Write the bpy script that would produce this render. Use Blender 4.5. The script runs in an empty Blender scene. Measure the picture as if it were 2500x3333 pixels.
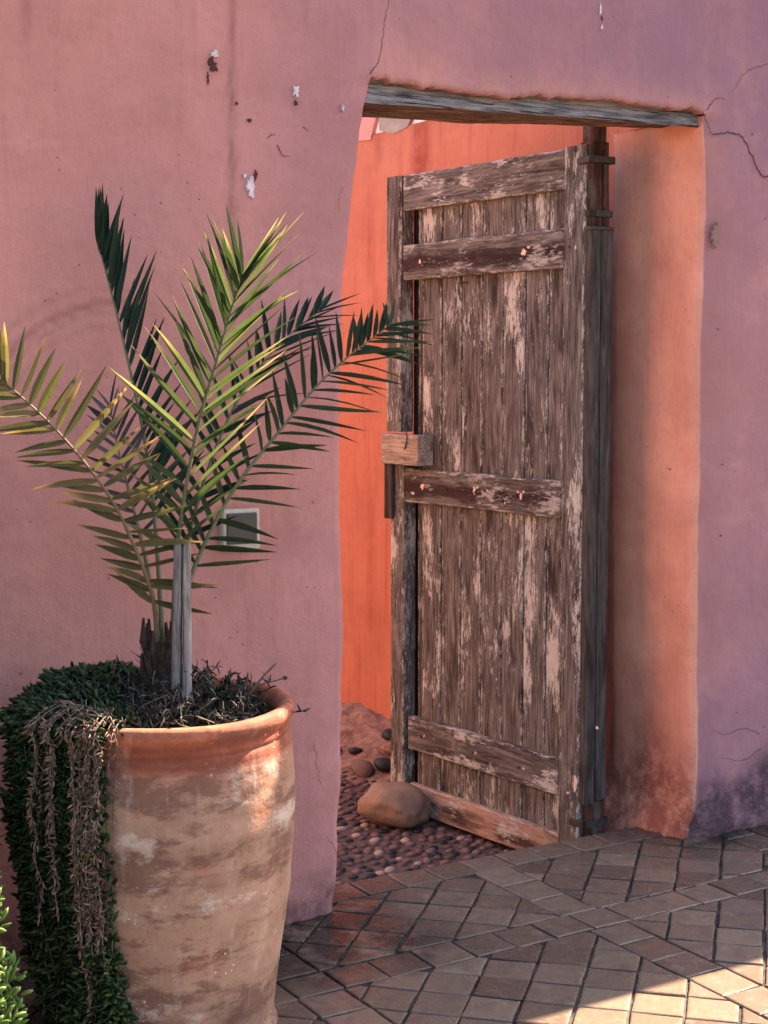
import bpy, bmesh, math, random
import numpy as np
from mathutils import Vector, Matrix, noise as mnoise
random.seed(7)
R = math.radians
SC = bpy.context.scene
COL = SC.collection

# ------------------------------------------------------------------ camera
FPX, CAMH, W0, H0 = 5000.0, 1.5, 2500.0, 3333.0
PITCH = math.atan((1666.5 - 1210.0) / FPX)
WAZ = R(59.0)
FW = Vector((math.cos(WAZ), math.sin(WAZ), 0)); RT = Vector((math.sin(WAZ), -math.cos(WAZ), 0))
C0 = Vector((-2.032, -3.610, CAMH))
FWD = FW * math.cos(PITCH) - Vector((0, 0, math.sin(PITCH)))
DWN = -FW * math.sin(PITCH) - Vector((0, 0, math.cos(PITCH)))
cam = bpy.data.cameras.new('camera'); camo = bpy.data.objects.new('camera', cam); COL.objects.link(camo)
camo.location = C0; camo.rotation_euler = FWD.to_track_quat('-Z', 'Y').to_euler()
cam.sensor_width = 36; cam.lens = FPX / H0 * 36; cam.clip_start = 0.05; cam.clip_end = 2000
SC.camera = camo

# ------------------------------------------------------------------ light
SUN_EL = R(40)
KY = 0.275                                   # how far the sun stands behind the wall
sz = math.sin(SUN_EL); sy = KY * sz; sx = math.sqrt(max(0, 1 - sz * sz - sy * sy))
SUND = Vector((sx, sy, sz))
wd = bpy.data.worlds.new('World'); SC.world = wd; wd.use_nodes = True
wn = wd.node_tree.nodes; wl = wd.node_tree.links
sky = wn.new('ShaderNodeTexSky'); sky.sky_type = 'NISHITA'; sky.sun_disc = False
sky.sun_elevation = SUN_EL; sky.sun_rotation = math.atan2(sx, sy)
sky.air_density = 1.0; sky.dust_density = 2.0; sky.ozone_density = 1.0
bg = wn['Background']; bg.inputs['Strength'].default_value = 0.075
wl.new(sky.outputs[0], bg.inputs[0])
sl = bpy.data.lights.new('sun', 'SUN'); slo = bpy.data.objects.new('sun', sl); COL.objects.link(slo)
sl.energy = 5.0; sl.angle = R(0.36); sl.color = (1.0, 0.84, 0.64)
slo.rotation_euler = SUND.to_track_quat('Z', 'Y').to_euler(); slo.location = (3, 1, 8)
SC.view_settings.view_transform = 'Standard'; SC.view_settings.look = 'None'
SC.view_settings.exposure = 3.05; SC.view_settings.gamma = 1
SC.render.engine = 'CYCLES'
SC.cycles.use_denoising = True; SC.cycles.max_bounces = 8; SC.cycles.diffuse_bounces = 5
SC.cycles.use_adaptive_sampling = True

# ------------------------------------------------------------------ pixel to place
def ray(px, py):
    return FWD + RT * ((px - W0 / 2) / FPX) + DWN * ((py - H0 / 2) / FPX)
def on_ground(px, py, z=0.0):
    d = ray(px, py); return C0 + d * ((z - C0.z) / d.z)
def on_y(px, py, Y=0.0):
    d = ray(px, py); return C0 + d * ((Y - C0.y) / d.y)
def on_x(px, py, X):
    d = ray(px, py); return C0 + d * ((X - C0.x) / d.x)
def at_depth(px, py, dep):
    d = ray(px, py); return C0 + d * (dep / (d.x * FW.x + d.y * FW.y))
def in_view(p, m=60):
    v = p - C0; z = v.dot(FWD)
    if z < 0.1: return False
    x = W0 / 2 + FPX * v.dot(RT) / z; y = H0 / 2 + FPX * v.dot(DWN) / z
    return -m < x < W0 + m and -m < y < H0 + m

# ------------------------------------------------------------------ object helpers
def tag(o, label=None, cat=None, group=None, kind=None):
    if label: o['label'] = label
    if cat: o['category'] = cat
    if group: o['group'] = group
    if kind: o['kind'] = kind
    return o
def empty(name, loc=(0, 0, 0), rz=0.0):
    o = bpy.data.objects.new(name, None); COL.objects.link(o)
    o.location = loc; o.rotation_euler = (0, 0, rz); o.empty_display_size = 0.05
    return o
def link(name, me, mat=None, parent=None):
    o = bpy.data.objects.new(name, me); COL.objects.link(o)
    if mat is not None and len(me.materials) == 0:
        for m in (mat if isinstance(mat, (list, tuple)) else [mat]): me.materials.append(m)
    if parent: o.parent = parent
    return o
class MB:
    def __init__(s): s.v = []; s.f = []; s.m = []; s.a = {}
    def add(s, vs, fs, m=0, **at):
        o = len(s.v); s.v.extend([tuple(q) for q in vs]); s.f.extend([tuple(i + o for i in q) for q in fs]); s.m.extend([m] * len(fs))
        for k, val in at.items():
            L = s.a.setdefault(k, []); L.extend([0.0] * (o - len(L)))
            L.extend(val if isinstance(val, (list, tuple)) else [val] * len(vs))
    def mesh(s, name, smooth=False):
        me = bpy.data.meshes.new(name); me.from_pydata(s.v, [], s.f); me.update()
        if any(s.m): me.polygons.foreach_set('material_index', s.m)
        for k, L in s.a.items():
            L = L + [0.0] * (len(s.v) - len(L))
            me.attributes.new(k, 'FLOAT', 'POINT').data.foreach_set('value', L)
        if smooth: me.polygons.foreach_set('use_smooth', [True] * len(me.polygons))
        return me
    def build(s, name, mat=None, parent=None, smooth=False):
        return link(name, s.mesh(name, smooth), mat, parent)
def nz(x, y=0.0, z=0.0): return mnoise.noise(Vector((x, y, z)))
def tube(mb, pts, rad, n=6, m=0, cap=True, **at):
    pts = [Vector(p) for p in pts]; k = len(pts); vs = []; fs = []
    if not isinstance(rad, (list, tuple)): rad = [rad] * k
    up = Vector((0.13, 0.31, 0.94))
    for i, p in enumerate(pts):
        t = (pts[min(i + 1, k - 1)] - pts[max(i - 1, 0)]).normalized()
        a = t.cross(up)
        if a.length < 0.05: a = t.cross(Vector((1, 0, 0)))
        a.normalize(); b = t.cross(a)
        for j in range(n):
            w = 2 * math.pi * j / n; vs.append(p + (a * math.cos(w) + b * math.sin(w)) * rad[i])
    for i in range(k - 1):
        for j in range(n):
            fs.append((i * n + j, i * n + (j + 1) % n, (i + 1) * n + (j + 1) % n, (i + 1) * n + j))
    if cap: fs.append(tuple(range(n - 1, -1, -1))); fs.append(tuple((k - 1) * n + j for j in range(n)))
    mb.add(vs, fs, m, **at)
def spline(pts, n):
    pts = [Vector(p) for p in pts]; P = [2 * pts[0] - pts[1]] + pts + [2 * pts[-1] - pts[-2]]; out = []
    for i in range(n):
        u = i / (n - 1) * (len(pts) - 1); k = min(int(u), len(pts) - 2); t = u - k
        a, b, c, d = P[k:k + 4]
        out.append(0.5 * ((2 * b) + (c - a) * t + (2 * a - 5 * b + 4 * c - d) * t * t + (3 * b - a - 3 * c + d) * t ** 3))
    return out
def interp(x, xs, ys): return float(np.interp(x, xs, ys))

# ------------------------------------------------------------------ node helpers
class NT:
    def __init__(s, name, rough=0.85, spec=0.25):
        s.mat = bpy.data.materials.new(name); s.mat.use_nodes = True
        s.n = s.mat.node_tree.nodes; s.l = s.mat.node_tree.links
        s.b = s.n['Principled BSDF']; s.b.inputs['Roughness'].default_value = rough
        s.b.inputs['Specular IOR Level'].default_value = spec
        s.out = s.n['Material Output']
    def put(s, sock, v):
        if isinstance(v, bpy.types.NodeSocket): s.l.new(v, sock)
        elif isinstance(v, (tuple, list)) and sock.type == 'RGBA': sock.default_value = tuple(v) + ((1,) if len(v) == 3 else ())
        else: sock.default_value = v
    def obj(s): return s.n.new('ShaderNodeTexCoord').outputs['Object']
    def pos(s): return s.n.new('ShaderNodeNewGeometry').outputs['Position']
    def rnd(s): return s.n.new('ShaderNodeObjectInfo').outputs['Random']
    def attr(s, nm):
        a = s.n.new('ShaderNodeAttribute'); a.attribute_name = nm; return a.outputs['Fac']
    def map(s, vec, scale=(1, 1, 1), loc=(0, 0, 0), rot=(0, 0, 0)):
        m = s.n.new('ShaderNodeMapping'); s.l.new(vec, m.inputs['Vector'])
        s.put(m.inputs['Scale'], scale); s.put(m.inputs['Location'], loc); s.put(m.inputs['Rotation'], rot); return m.outputs[0]
    def comb(s, x, y, z):
        c = s.n.new('ShaderNodeCombineXYZ')
        for i, v in enumerate((x, y, z)): s.put(c.inputs[i], v)
        return c.outputs[0]
    def sep(s, v):
        c = s.n.new('ShaderNodeSeparateXYZ'); s.l.new(v, c.inputs[0]); return c.outputs
    def vadd(s, a, b):
        c = s.n.new('ShaderNodeVectorMath'); c.operation = 'ADD'; s.put(c.inputs[0], a); s.put(c.inputs[1], b); return c.outputs[0]
    def noise(s, vec, scale, detail=4, rough=0.6, dist=0.0):
        t = s.n.new('ShaderNodeTexNoise'); s.l.new(vec, t.inputs['Vector']); t.inputs['Scale'].default_value = scale
        t.inputs['Detail'].default_value = detail; t.inputs['Roughness'].default_value = rough; t.inputs['Distortion'].default_value = dist
        return t.outputs['Fac']
    def voro(s, vec, scale, feature='F1', out='Distance', rand=1.0):
        t = s.n.new('ShaderNodeTexVoronoi'); t.feature = feature; s.l.new(vec, t.inputs['Vector']); t.inputs['Scale'].default_value = scale
        t.inputs['Randomness'].default_value = rand
        return t.outputs[out]
    def ramp(s, fac, stops, interp='LINEAR'):
        r = s.n.new('ShaderNodeValToRGB'); s.put(r.inputs[0], fac); r.color_ramp.interpolation = interp
        e = r.color_ramp.elements
        while len(e) < len(stops): e.new(0.5)
        for q, (p, c) in zip(e, stops):
            q.position = p; q.color = tuple(c) + ((1,) if len(c) == 3 else ()) if isinstance(c, (tuple, list)) else (c, c, c, 1)
        return r.outputs[0]
    def step(s, fac, a, b):
        m = s.n.new('ShaderNodeMapRange'); s.put(m.inputs[0], fac); m.inputs[1].default_value = a; m.inputs[2].default_value = b; m.clamp = True
        return m.outputs[0]
    def mix(s, fac, a, b, mode='MIX'):
        m = s.n.new('ShaderNodeMix'); m.data_type = 'RGBA'; m.blend_type = mode
        s.put(m.inputs[0], fac); s.put(m.inputs[6], a); s.put(m.inputs[7], b); return m.outputs[2]
    def math(s, op, a, b=0.0, c=0.0, clamp=False):
        m = s.n.new('ShaderNodeMath'); m.operation = op; m.use_clamp = clamp
        s.put(m.inputs[0], a); s.put(m.inputs[1], b)
        if op == 'MULTIPLY_ADD': s.put(m.inputs[2], c)
        return m.outputs[0]
    def bump(s, h, strength=0.5, dist=0.01, prev=None):
        b = s.n.new('ShaderNodeBump'); b.inputs['Strength'].default_value = strength; b.inputs['Distance'].default_value = dist
        s.put(b.inputs['Height'], h)
        if prev is not None: s.l.new(prev, b.inputs['Normal'])
        s.l.new(b.outputs[0], s.b.inputs['Normal']); return b.outputs[0]
    def color(s, c): s.put(s.b.inputs['Base Color'], c)
    def rough(s, v): s.put(s.b.inputs['Roughness'], v)

def mat_plaster(name, c_a, c_b, c_jamb=None, stain=(0.20, 0.075, 0.06), streaky=0.5, scuff=0.0):
    n = NT(name, 0.92, 0.12); P = n.pos()
    big = n.noise(P, 1.1, 3, 0.55); med = n.noise(P, 7, 5, 0.62); fine = n.noise(P, 55, 4, 0.6)
    col = n.mix(n.step(n.math('ADD', n.math('MULTIPLY', big, 1.0), n.math('MULTIPLY', n.attr('mauve'), 1.0)), 0.42, 1.35), c_a, c_b)
    col = n.mix(n.math('MULTIPLY', n.step(med, 0.42, 0.75), 0.28), col, tuple(x * 0.62 for x in c_a))
    col = n.mix(n.math('MULTIPLY', n.step(n.noise(n.map(P, (1, 1, 0.7), (3, 7, 1)), 3.2, 4, 0.7), 0.5, 0.78), 0.22), col, tuple(min(1, x * 1.45 + .02) for x in c_a))
    if c_jamb:
        e = n.math('ADD', n.attr('jamb'), n.math('MULTIPLY', n.math('SUBTRACT', n.noise(n.map(P, (1, 1, .45)), 16, 5, 0.75), 0.5), 0.30))
        jc = n.mix(n.step(n.noise(P, 4, 4), 0.35, 0.7), c_jamb, tuple(x * y for x, y in zip(c_jamb, (0.82, 0.72, 0.7))))
        col = n.mix(n.math('MULTIPLY', n.attr('warm'), n.step(n.noise(P, 9, 4, 0.65), 0.2, 0.7), clamp=True), col, tuple(x * .8 for x in c_jamb))
        col = n.mix(n.step(e, 0.47, 0.57), col, jc)
    bl = n.noise(n.map(P, (1, 1, 1.3), (11, 5, 2)), 2.1, 6, 0.72, 0.6)
    col = n.mix(n.math('MULTIPLY', n.step(bl, 0.50, 0.60), 0.16), col, tuple(x * .55 for x in c_a))
    col = n.mix(n.math('MULTIPLY', n.step(bl, 0.44, 0.36), 0.14), col, tuple(min(1, x * 1.3 + .04) for x in c_a))
    # rain streaks running down
    st = n.noise(n.map(P, (9, 9, 0.5)), 3.0, 4, 0.6)
    col = n.mix(n.math('MULTIPLY', n.step(st, 0.55, 0.8), streaky * 0.5), col, stain)
    # painted-in stains: drips, rub marks, damp foot of the wall
    sa = n.math('MULTIPLY', n.attr('stain'), n.step(n.noise(P, 14, 4, 0.7), 0.15, 0.6))
    col = n.mix(n.math('MULTIPLY', sa, 0.8, clamp=True), col, stain)
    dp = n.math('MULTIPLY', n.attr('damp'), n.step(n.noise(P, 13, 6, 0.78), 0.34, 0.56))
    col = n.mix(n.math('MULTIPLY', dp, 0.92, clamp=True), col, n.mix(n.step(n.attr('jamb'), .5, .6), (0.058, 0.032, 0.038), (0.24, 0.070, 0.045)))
    # little pits and specks
    v = n.voro(P, 26); sp = n.math('MULTIPLY', n.step(v, 0.09, 0.05), n.step(n.noise(P, 5, 2), 0.54, 0.6))
    col = n.mix(n.math('MULTIPLY', sp, 0.7), col, (0.11, 0.045, 0.04))
    col = n.mix(n.math('MULTIPLY', n.step(fine, 0.5, 0.8), 0.22), col, tuple(x * 0.5 for x in c_a))
    n.color(col)
    h = n.math('ADD', n.math('MULTIPLY', n.noise(P, 18, 6, 0.65), 1.0), n.math('MULTIPLY', n.noise(P, 160, 4, 0.6), 0.22))
    h = n.math('SUBTRACT', h, n.math('MULTIPLY', sp, 0.5))
    n.bump(h, 0.42, 0.012)
    return n.mat

def mat_wood(name, vertical=True, tone=1.0, paint=1.0, cols=None, rail=False):
    n = NT(name, 0.88, 0.18); O = n.obj(); r = n.rnd()
    O = n.vadd(O, n.comb(n.math('MULTIPLY', r, 3.7), n.math('MULTIPLY', r, 9.1), n.math('MULTIPLY', r, 5.3)))
    sc = (22, 22, 1.3) if vertical else (1.3, 22, 22)
    s2 = (7, 7, 1.4) if vertical else (1.4, 7, 7)
    G = n.map(O, sc); S = n.map(O, s2)
    grain = n.noise(G, 6, 6, 0.7, 0.4); broad = n.noise(S, 2.0, 4, 0.65); mott = n.noise(S, 5.5, 6, 0.72)
    c = cols or ((0.012, 0.010, 0.009), (0.088, 0.071, 0.062), (0.260, 0.222, 0.192))
    c = [tuple(x * tone for x in q) for q in c]
    col = n.ramp(n.math('ADD', n.math('MULTIPLY', grain, 0.65), n.math('MULTIPLY', mott, 0.4)), [(0.36, c[0]), (0.50, c[1]), (0.66, c[2])])
    # boards differ from one another
    col = n.mix(n.math('MULTIPLY', n.step(r, 0.3, 1.0), 0.35), col, n.mix(1.0, col, (0.62, 0.55, 0.55), 'MULTIPLY'))
    # greenish grey remains of old paint
    col = n.mix(n.math('MULTIPLY', n.step(n.noise(S, 3.3, 5, 0.7, 0.3), 0.5, 0.62), 0.45), col, (0.150 * tone, 0.130 * tone, 0.108 * tone))
    # damp dark patches
    col = n.mix(n.math('MULTIPLY', n.step(broad, 0.54, 0.66), 0.85), col, (0.020, 0.011, 0.009))
    if rail:                                         # iron from the nails has bled along the middle of the rail
        gz = n.sep(n.n.new('ShaderNodeTexCoord').outputs['Generated'])[2]
        mid = n.math('SUBTRACT', 1.0, n.math('MULTIPLY', n.math('ABSOLUTE', n.math('SUBTRACT', gz, 0.45)), 2.4), clamp=True)
        bl = n.step(n.math('ADD', n.math('MULTIPLY', mid, 0.42), n.noise(n.map(O, (3.0, 12, 12), (9, 1, 4)), 2.2, 5, 0.7)), 0.66, 0.84)
        col = n.mix(n.math('MULTIPLY', bl, 0.9), col, (0.030, 0.012, 0.010))
    # flaking pale paint
    fl = n.noise(n.map(O, (62, 62, 13) if vertical else (15, 62, 62)), 2.2, 7, 0.80, 0.2)
    area = n.noise(n.map(O, (6, 6, 2.0) if vertical else (2.4, 6, 6), (5, 2, 8)), 1.7, 3, 0.6)
    fm = n.step(n.math('ADD', fl, n.math('MULTIPLY', n.math('SUBTRACT', area, 0.5), 1.15)), 0.645 - 0.05 * paint, 0.685 - 0.05 * paint)
    pc = n.mix(n.noise(O, 30, 3), (0.62, 0.54, 0.46), (0.34, 0.315, 0.275))
    col = n.mix(n.math('MULTIPLY', fm, 0.9 * min(1, paint)), col, pc)
    # flakes cling to board edges
    if 'edge' and paint > 0.5:
        ed = n.math('MULTIPLY', n.attr('edge'), n.step(n.noise(n.map(O, (30, 30, 9) if vertical else (9, 30, 30), (1, 4, 2)), 3, 5, 0.75), 0.5, 0.58))
        col = n.mix(n.math('MULTIPLY', ed, 0.85), col, pc)
    # checks along the grain
    ck = n.step(n.noise(n.map(O, (60, 60, 1.0) if vertical else (1.0, 60, 60)), 3.5, 3, 0.6), 0.66, 0.72)
    col = n.mix(n.math('MULTIPLY', ck, 0.8), col, (0.012, 0.008, 0.007))
    # worm holes
    v = n.step(n.voro(O, 40), 0.10, 0.06); v = n.math('MULTIPLY', v, n.step(n.noise(O, 9, 2), 0.58, 0.62))
    col = n.mix(v, col, (0.008, 0.006, 0.005))
    n.color(col)
    h = n.math('ADD', n.math('MULTIPLY', grain, 0.8), n.math('MULTIPLY', fm, 0.35))
    h = n.math('SUBTRACT', h, n.math('ADD', n.math('MULTIPLY', ck, 0.6), n.math('MULTIPLY', v, 0.6)))
    n.bump(h, 0.7, 0.006)
    return n.mat

def mat_simple(name, ca, cb, scale=20, rough=0.85, bump=0.3, spec=0.2, metal=0.0):
    n = NT(name, rough, spec); P = n.obj()
    f = n.noise(P, scale, 5, 0.65); n.color(n.mix(n.step(f, 0.32, 0.68), ca, cb)); n.b.inputs['Metallic'].default_value = metal
    n.bump(n.noise(P, scale * 2.5, 4, 0.6), bump, 0.004); return n.mat

def mat_leaf(name, stops, tip=(0.42, 0.30, 0.10), trans=0.35, rough=0.45, vein=True):
    n = NT(name, rough, 0.16); rn = n.attr('rnd'); t = n.attr('t')
    col = n.ramp(rn, stops)
    O = n.obj(); col = n.mix(n.math('MULTIPLY', n.step(n.noise(O, 60, 3), 0.4, 0.7), 0.3), col, n.mix(1.0, col, (0.55, 0.6, 0.5), 'MULTIPLY'))
    tm = n.step(n.math('ADD', t, n.math('MULTIPLY', n.math('SUBTRACT', rn, 0.5), 0.6)), 0.78, 1.1)
    col = n.mix(tm, col, tip)
    n.color(col)
    if trans > 0:
        tr = n.n.new('ShaderNodeBsdfTranslucent'); n.put(tr.inputs[0], n.mix(0.5, col, n.mix(1.0, col, (1.25, 1.35, 0.55), 'MULTIPLY')))
        mx = n.n.new('ShaderNodeMixShader'); mx.inputs[0].default_value = trans
        n.l.new(n.b.outputs[0], mx.inputs[1]); n.l.new(tr.outputs[0], mx.inputs[2]); n.l.new(mx.outputs[0], n.out.inputs[0])
    return n.mat

# ------------------------------------------------------------------ materials
M = {}
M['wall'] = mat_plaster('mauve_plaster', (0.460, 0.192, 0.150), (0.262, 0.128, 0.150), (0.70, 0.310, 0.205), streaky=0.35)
M['side'] = mat_plaster('red_orange_plaster', (0.50, 0.160, 0.095), (0.54, 0.225, 0.145), stain=(0.27, 0.048, 0.032), streaky=1.0)
M['opp'] = mat_plaster('sandy_pink_plaster', (0.46, 0.27, 0.19), (0.40, 0.25, 0.20))
M['wood_v'] = mat_wood('weathered_upright_boards', True)
M['wood_h'] = mat_wood('weathered_rail_boards', False)
M['wood_nail'] = mat_wood('nail_stained_rail_boards', False, 1.0, 0.7, rail=True)
M['wood_dark'] = mat_wood('dark_stile_wood', True, 0.62, 0.6)
M['wood_grey'] = mat_wood('grey_post_wood', True, 0.60, 0.0, cols=((0.026, 0.018, 0.015), (0.085, 0.063, 0.052), (0.18, 0.142, 0.120)))
M['wood_red'] = mat_wood('dark_red_pivot_wood', True, 1.0, 0.0, cols=((0.012, 0.006, 0.005), (0.06, 0.022, 0.014), (0.12, 0.045, 0.028)))
M['block'] = mat_wood('pale_flaking_block', False, 1.0, 1.6, cols=((0.16, 0.085, 0.05), (0.33, 0.23, 0.165), (0.56, 0.45, 0.36)))
M['rail_warm_lit'] = mat_wood('warm_lit_bottom_rail', False, 1.9, 1.0, cols=((0.10, 0.055, 0.038), (0.19, 0.115, 0.082), (0.26, 0.165, 0.12)))  # warm light on the bottom rail painted into its tan colour
M['gap'] = mat_wood('blackened_wood', True, 0.12, 0.0)  # shade inside the door's open gap, painted as near-black wood
M['iron'] = mat_simple('black_iron', (0.012, 0.010, 0.009), (0.05, 0.032, 0.024), 60, 0.6, 0.5, 0.4)
M['rust'] = mat_simple('rust', (0.09, 0.028, 0.014), (0.03, 0.012, 0.010), 90, 0.9, 0.5)
M['filler'] = mat_simple('pale_filler', (0.72, 0.52, 0.40), (0.58, 0.37, 0.27), 50, 0.95, 0.4)
M['chip'] = mat_simple('bare_lime', (0.66, 0.58, 0.55), (0.42, 0.32, 0.30), 70, 0.95, 0.5)
M['buff'] = mat_simple('bare_mud_plaster', (0.25, 0.15, 0.115), (0.19, 0.11, 0.085), 50, 0.95, 0.5)
M['crack'] = mat_simple('crack_shadow', (0.05, 0.02, 0.018), (0.09, 0.035, 0.03), 50, 1.0, 0.0)
M['white'] = mat_simple('white_lime', (0.80, 0.72, 0.68), (0.70, 0.58, 0.54), 12, 0.95, 0.5)

def mat_lintel():
    n = NT('grey_weathered_lintel', 0.9, 0.15); O = n.pos()
    G = n.map(O, (1.6, 26, 26)); g = n.noise(G, 5, 6, 0.7, 0.5); b = n.noise(n.map(O, (3, 9, 9)), 2.5, 5, 0.65)
    gr = n.ramp(n.math('ADD', n.math('MULTIPLY', g, 0.6), n.math('MULTIPLY', b, 0.45)), [(0.36, (0.026, 0.022, 0.023)), (0.48, (0.155, 0.145, 0.147)), (0.60, (0.33, 0.300, 0.280))])
    br = n.ramp(g, [(0.36, (0.030, 0.016, 0.012)), (0.50, (0.19, 0.115, 0.080)), (0.64, (0.42, 0.28, 0.20))])
    nrm = n.sep(n.n.new('ShaderNodeNewGeometry').outputs['Normal'])[1]
    col = n.mix(n.step(n.math('MULTIPLY', nrm, -1.0), 0.3, 0.6), br, gr)
    ck = n.step(n.noise(n.map(O, (1.6, 60, 60)), 2.4, 4, 0.65), 0.57, 0.62)
    col = n.mix(n.math('MULTIPLY', ck, 0.85), col, (0.01, 0.007, 0.006)); n.color(col)
    n.bump(n.math('SUBTRACT', g, n.math('MULTIPLY', ck, 0.6)), 0.8, 0.012); return n.mat
M['lintel'] = mat_lintel()

def mat_tile():
    n = NT('worn_clay_tile', 0.75, 0.3); P = n.pos(); r = n.attr('rnd')
    col = n.ramp(r, [(0.0, (0.084, 0.050, 0.036)), (0.2, (0.120, 0.082, 0.058)), (0.42, (0.146, 0.100, 0.069)), (0.62, (0.104, 0.066, 0.047)), (0.8, (0.170, 0.120, 0.084)), (1.0, (0.136, 0.088, 0.062))])
    Q = n.vadd(P, n.comb(n.math('MULTIPLY', r, 13), n.math('MULTIPLY', r, 7), 0.0))
    m = n.noise(Q, 16, 6, 0.7, 0.4)
    col = n.mix(n.math('MULTIPLY', n.step(m, 0.5, 0.68), 0.6), col, (0.060, 0.037, 0.030))
    col = n.mix(n.math('MULTIPLY', n.step(n.noise(n.map(Q, (1, 1, 1), (4, 4, 4)), 24, 5, 0.7), 0.55, 0.7), 0.45), col, (0.235, 0.18, 0.13))
    # greenish grime under the wall, plus shade beside the left wall painted in
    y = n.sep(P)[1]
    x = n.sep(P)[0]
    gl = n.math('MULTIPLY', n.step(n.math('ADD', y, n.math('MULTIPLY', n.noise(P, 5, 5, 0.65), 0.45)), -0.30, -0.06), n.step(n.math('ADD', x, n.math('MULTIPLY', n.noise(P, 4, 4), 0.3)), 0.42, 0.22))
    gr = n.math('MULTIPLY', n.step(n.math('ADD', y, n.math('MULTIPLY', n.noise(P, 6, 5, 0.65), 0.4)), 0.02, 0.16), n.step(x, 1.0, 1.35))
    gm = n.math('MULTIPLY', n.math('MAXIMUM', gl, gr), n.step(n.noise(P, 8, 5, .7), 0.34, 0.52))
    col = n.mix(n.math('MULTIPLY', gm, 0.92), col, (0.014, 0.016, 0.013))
    sp = n.math('MULTIPLY', n.step(n.voro(P, 34), 0.10, 0.06), n.step(n.noise(P, 6, 2), 0.56, 0.6))
    col = n.mix(n.math('MULTIPLY', sp, 0.8), col, (0.06, 0.03, 0.025)); n.color(col)
    n.rough(n.step(m, 0.2, 1.3)); n.rough(0.72)
    n.bump(n.math('ADD', n.noise(Q, 22, 6, 0.65), n.math('MULTIPLY', n.noise(Q, 120, 3), 0.15)), 0.5, 0.006); return n.mat
M['tile'] = mat_tile()
def mat_grout():
    n = NT('dark_grout', 0.95, 0.1); P = n.pos()
    col = n.mix(n.step(n.noise(P, 9, 5, 0.7), 0.35, 0.65), (0.016, 0.013, 0.013), (0.085, 0.068, 0.060)); n.color(col)
    n.bump(n.noise(P, 90, 4), 0.6, 0.004); return n.mat
M['grout'] = mat_grout()
M['earth'] = mat_simple('packed_earth', (0.16, 0.085, 0.055), (0.095, 0.052, 0.037), 6, 0.95, 0.7)
M['mortar'] = mat_simple('brown_mortar', (0.150, 0.092, 0.070), (0.085, 0.052, 0.042), 24, 0.95, 0.7)
M['peb_black'] = mat_simple('black_pebble', (0.008, 0.008, 0.010), (0.022, 0.02, 0.022), 30, 0.6, 0.1, 0.4)
M['peb_brown'] = mat_simple('brown_pebble', (0.15, 0.088, 0.066), (0.09, 0.055, 0.046), 30, 0.75, 0.2)
M['peb_rose'] = mat_simple('rose_pebble', (0.22, 0.125, 0.095), (0.14, 0.085, 0.07), 30, 0.75, 0.2)
M['peb_cream'] = mat_simple('cream_pebble', (0.42, 0.29, 0.21), (0.32, 0.22, 0.165), 30, 0.75, 0.2)
def mat_rock():
    n = NT('smooth_brown_stone', 0.62, 0.3); P = n.obj()
    col = n.mix(n.step(n.noise(P, 7, 4, 0.6), 0.35, 0.68), (0.33, 0.185, 0.105), (0.21, 0.120, 0.078))
    col = n.mix(n.math('MULTIPLY', n.step(n.noise(P, 34, 6, 0.75), 0.54, 0.64), 0.55), col, (0.10, 0.056, 0.040))
    col = n.mix(n.math('MULTIPLY', n.step(n.noise(n.map(P, (1, 1, 1), (5, 5, 5)), 13, 6, 0.75), 0.56, 0.66), 0.5), col, (0.42, 0.25, 0.15)); n.color(col)
    n.bump(n.math('ADD', n.noise(P, 50, 5, 0.65), n.noise(P, 9, 4, 0.6)), 0.35, 0.006); return n.mat
M['rock'] = mat_rock()
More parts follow.
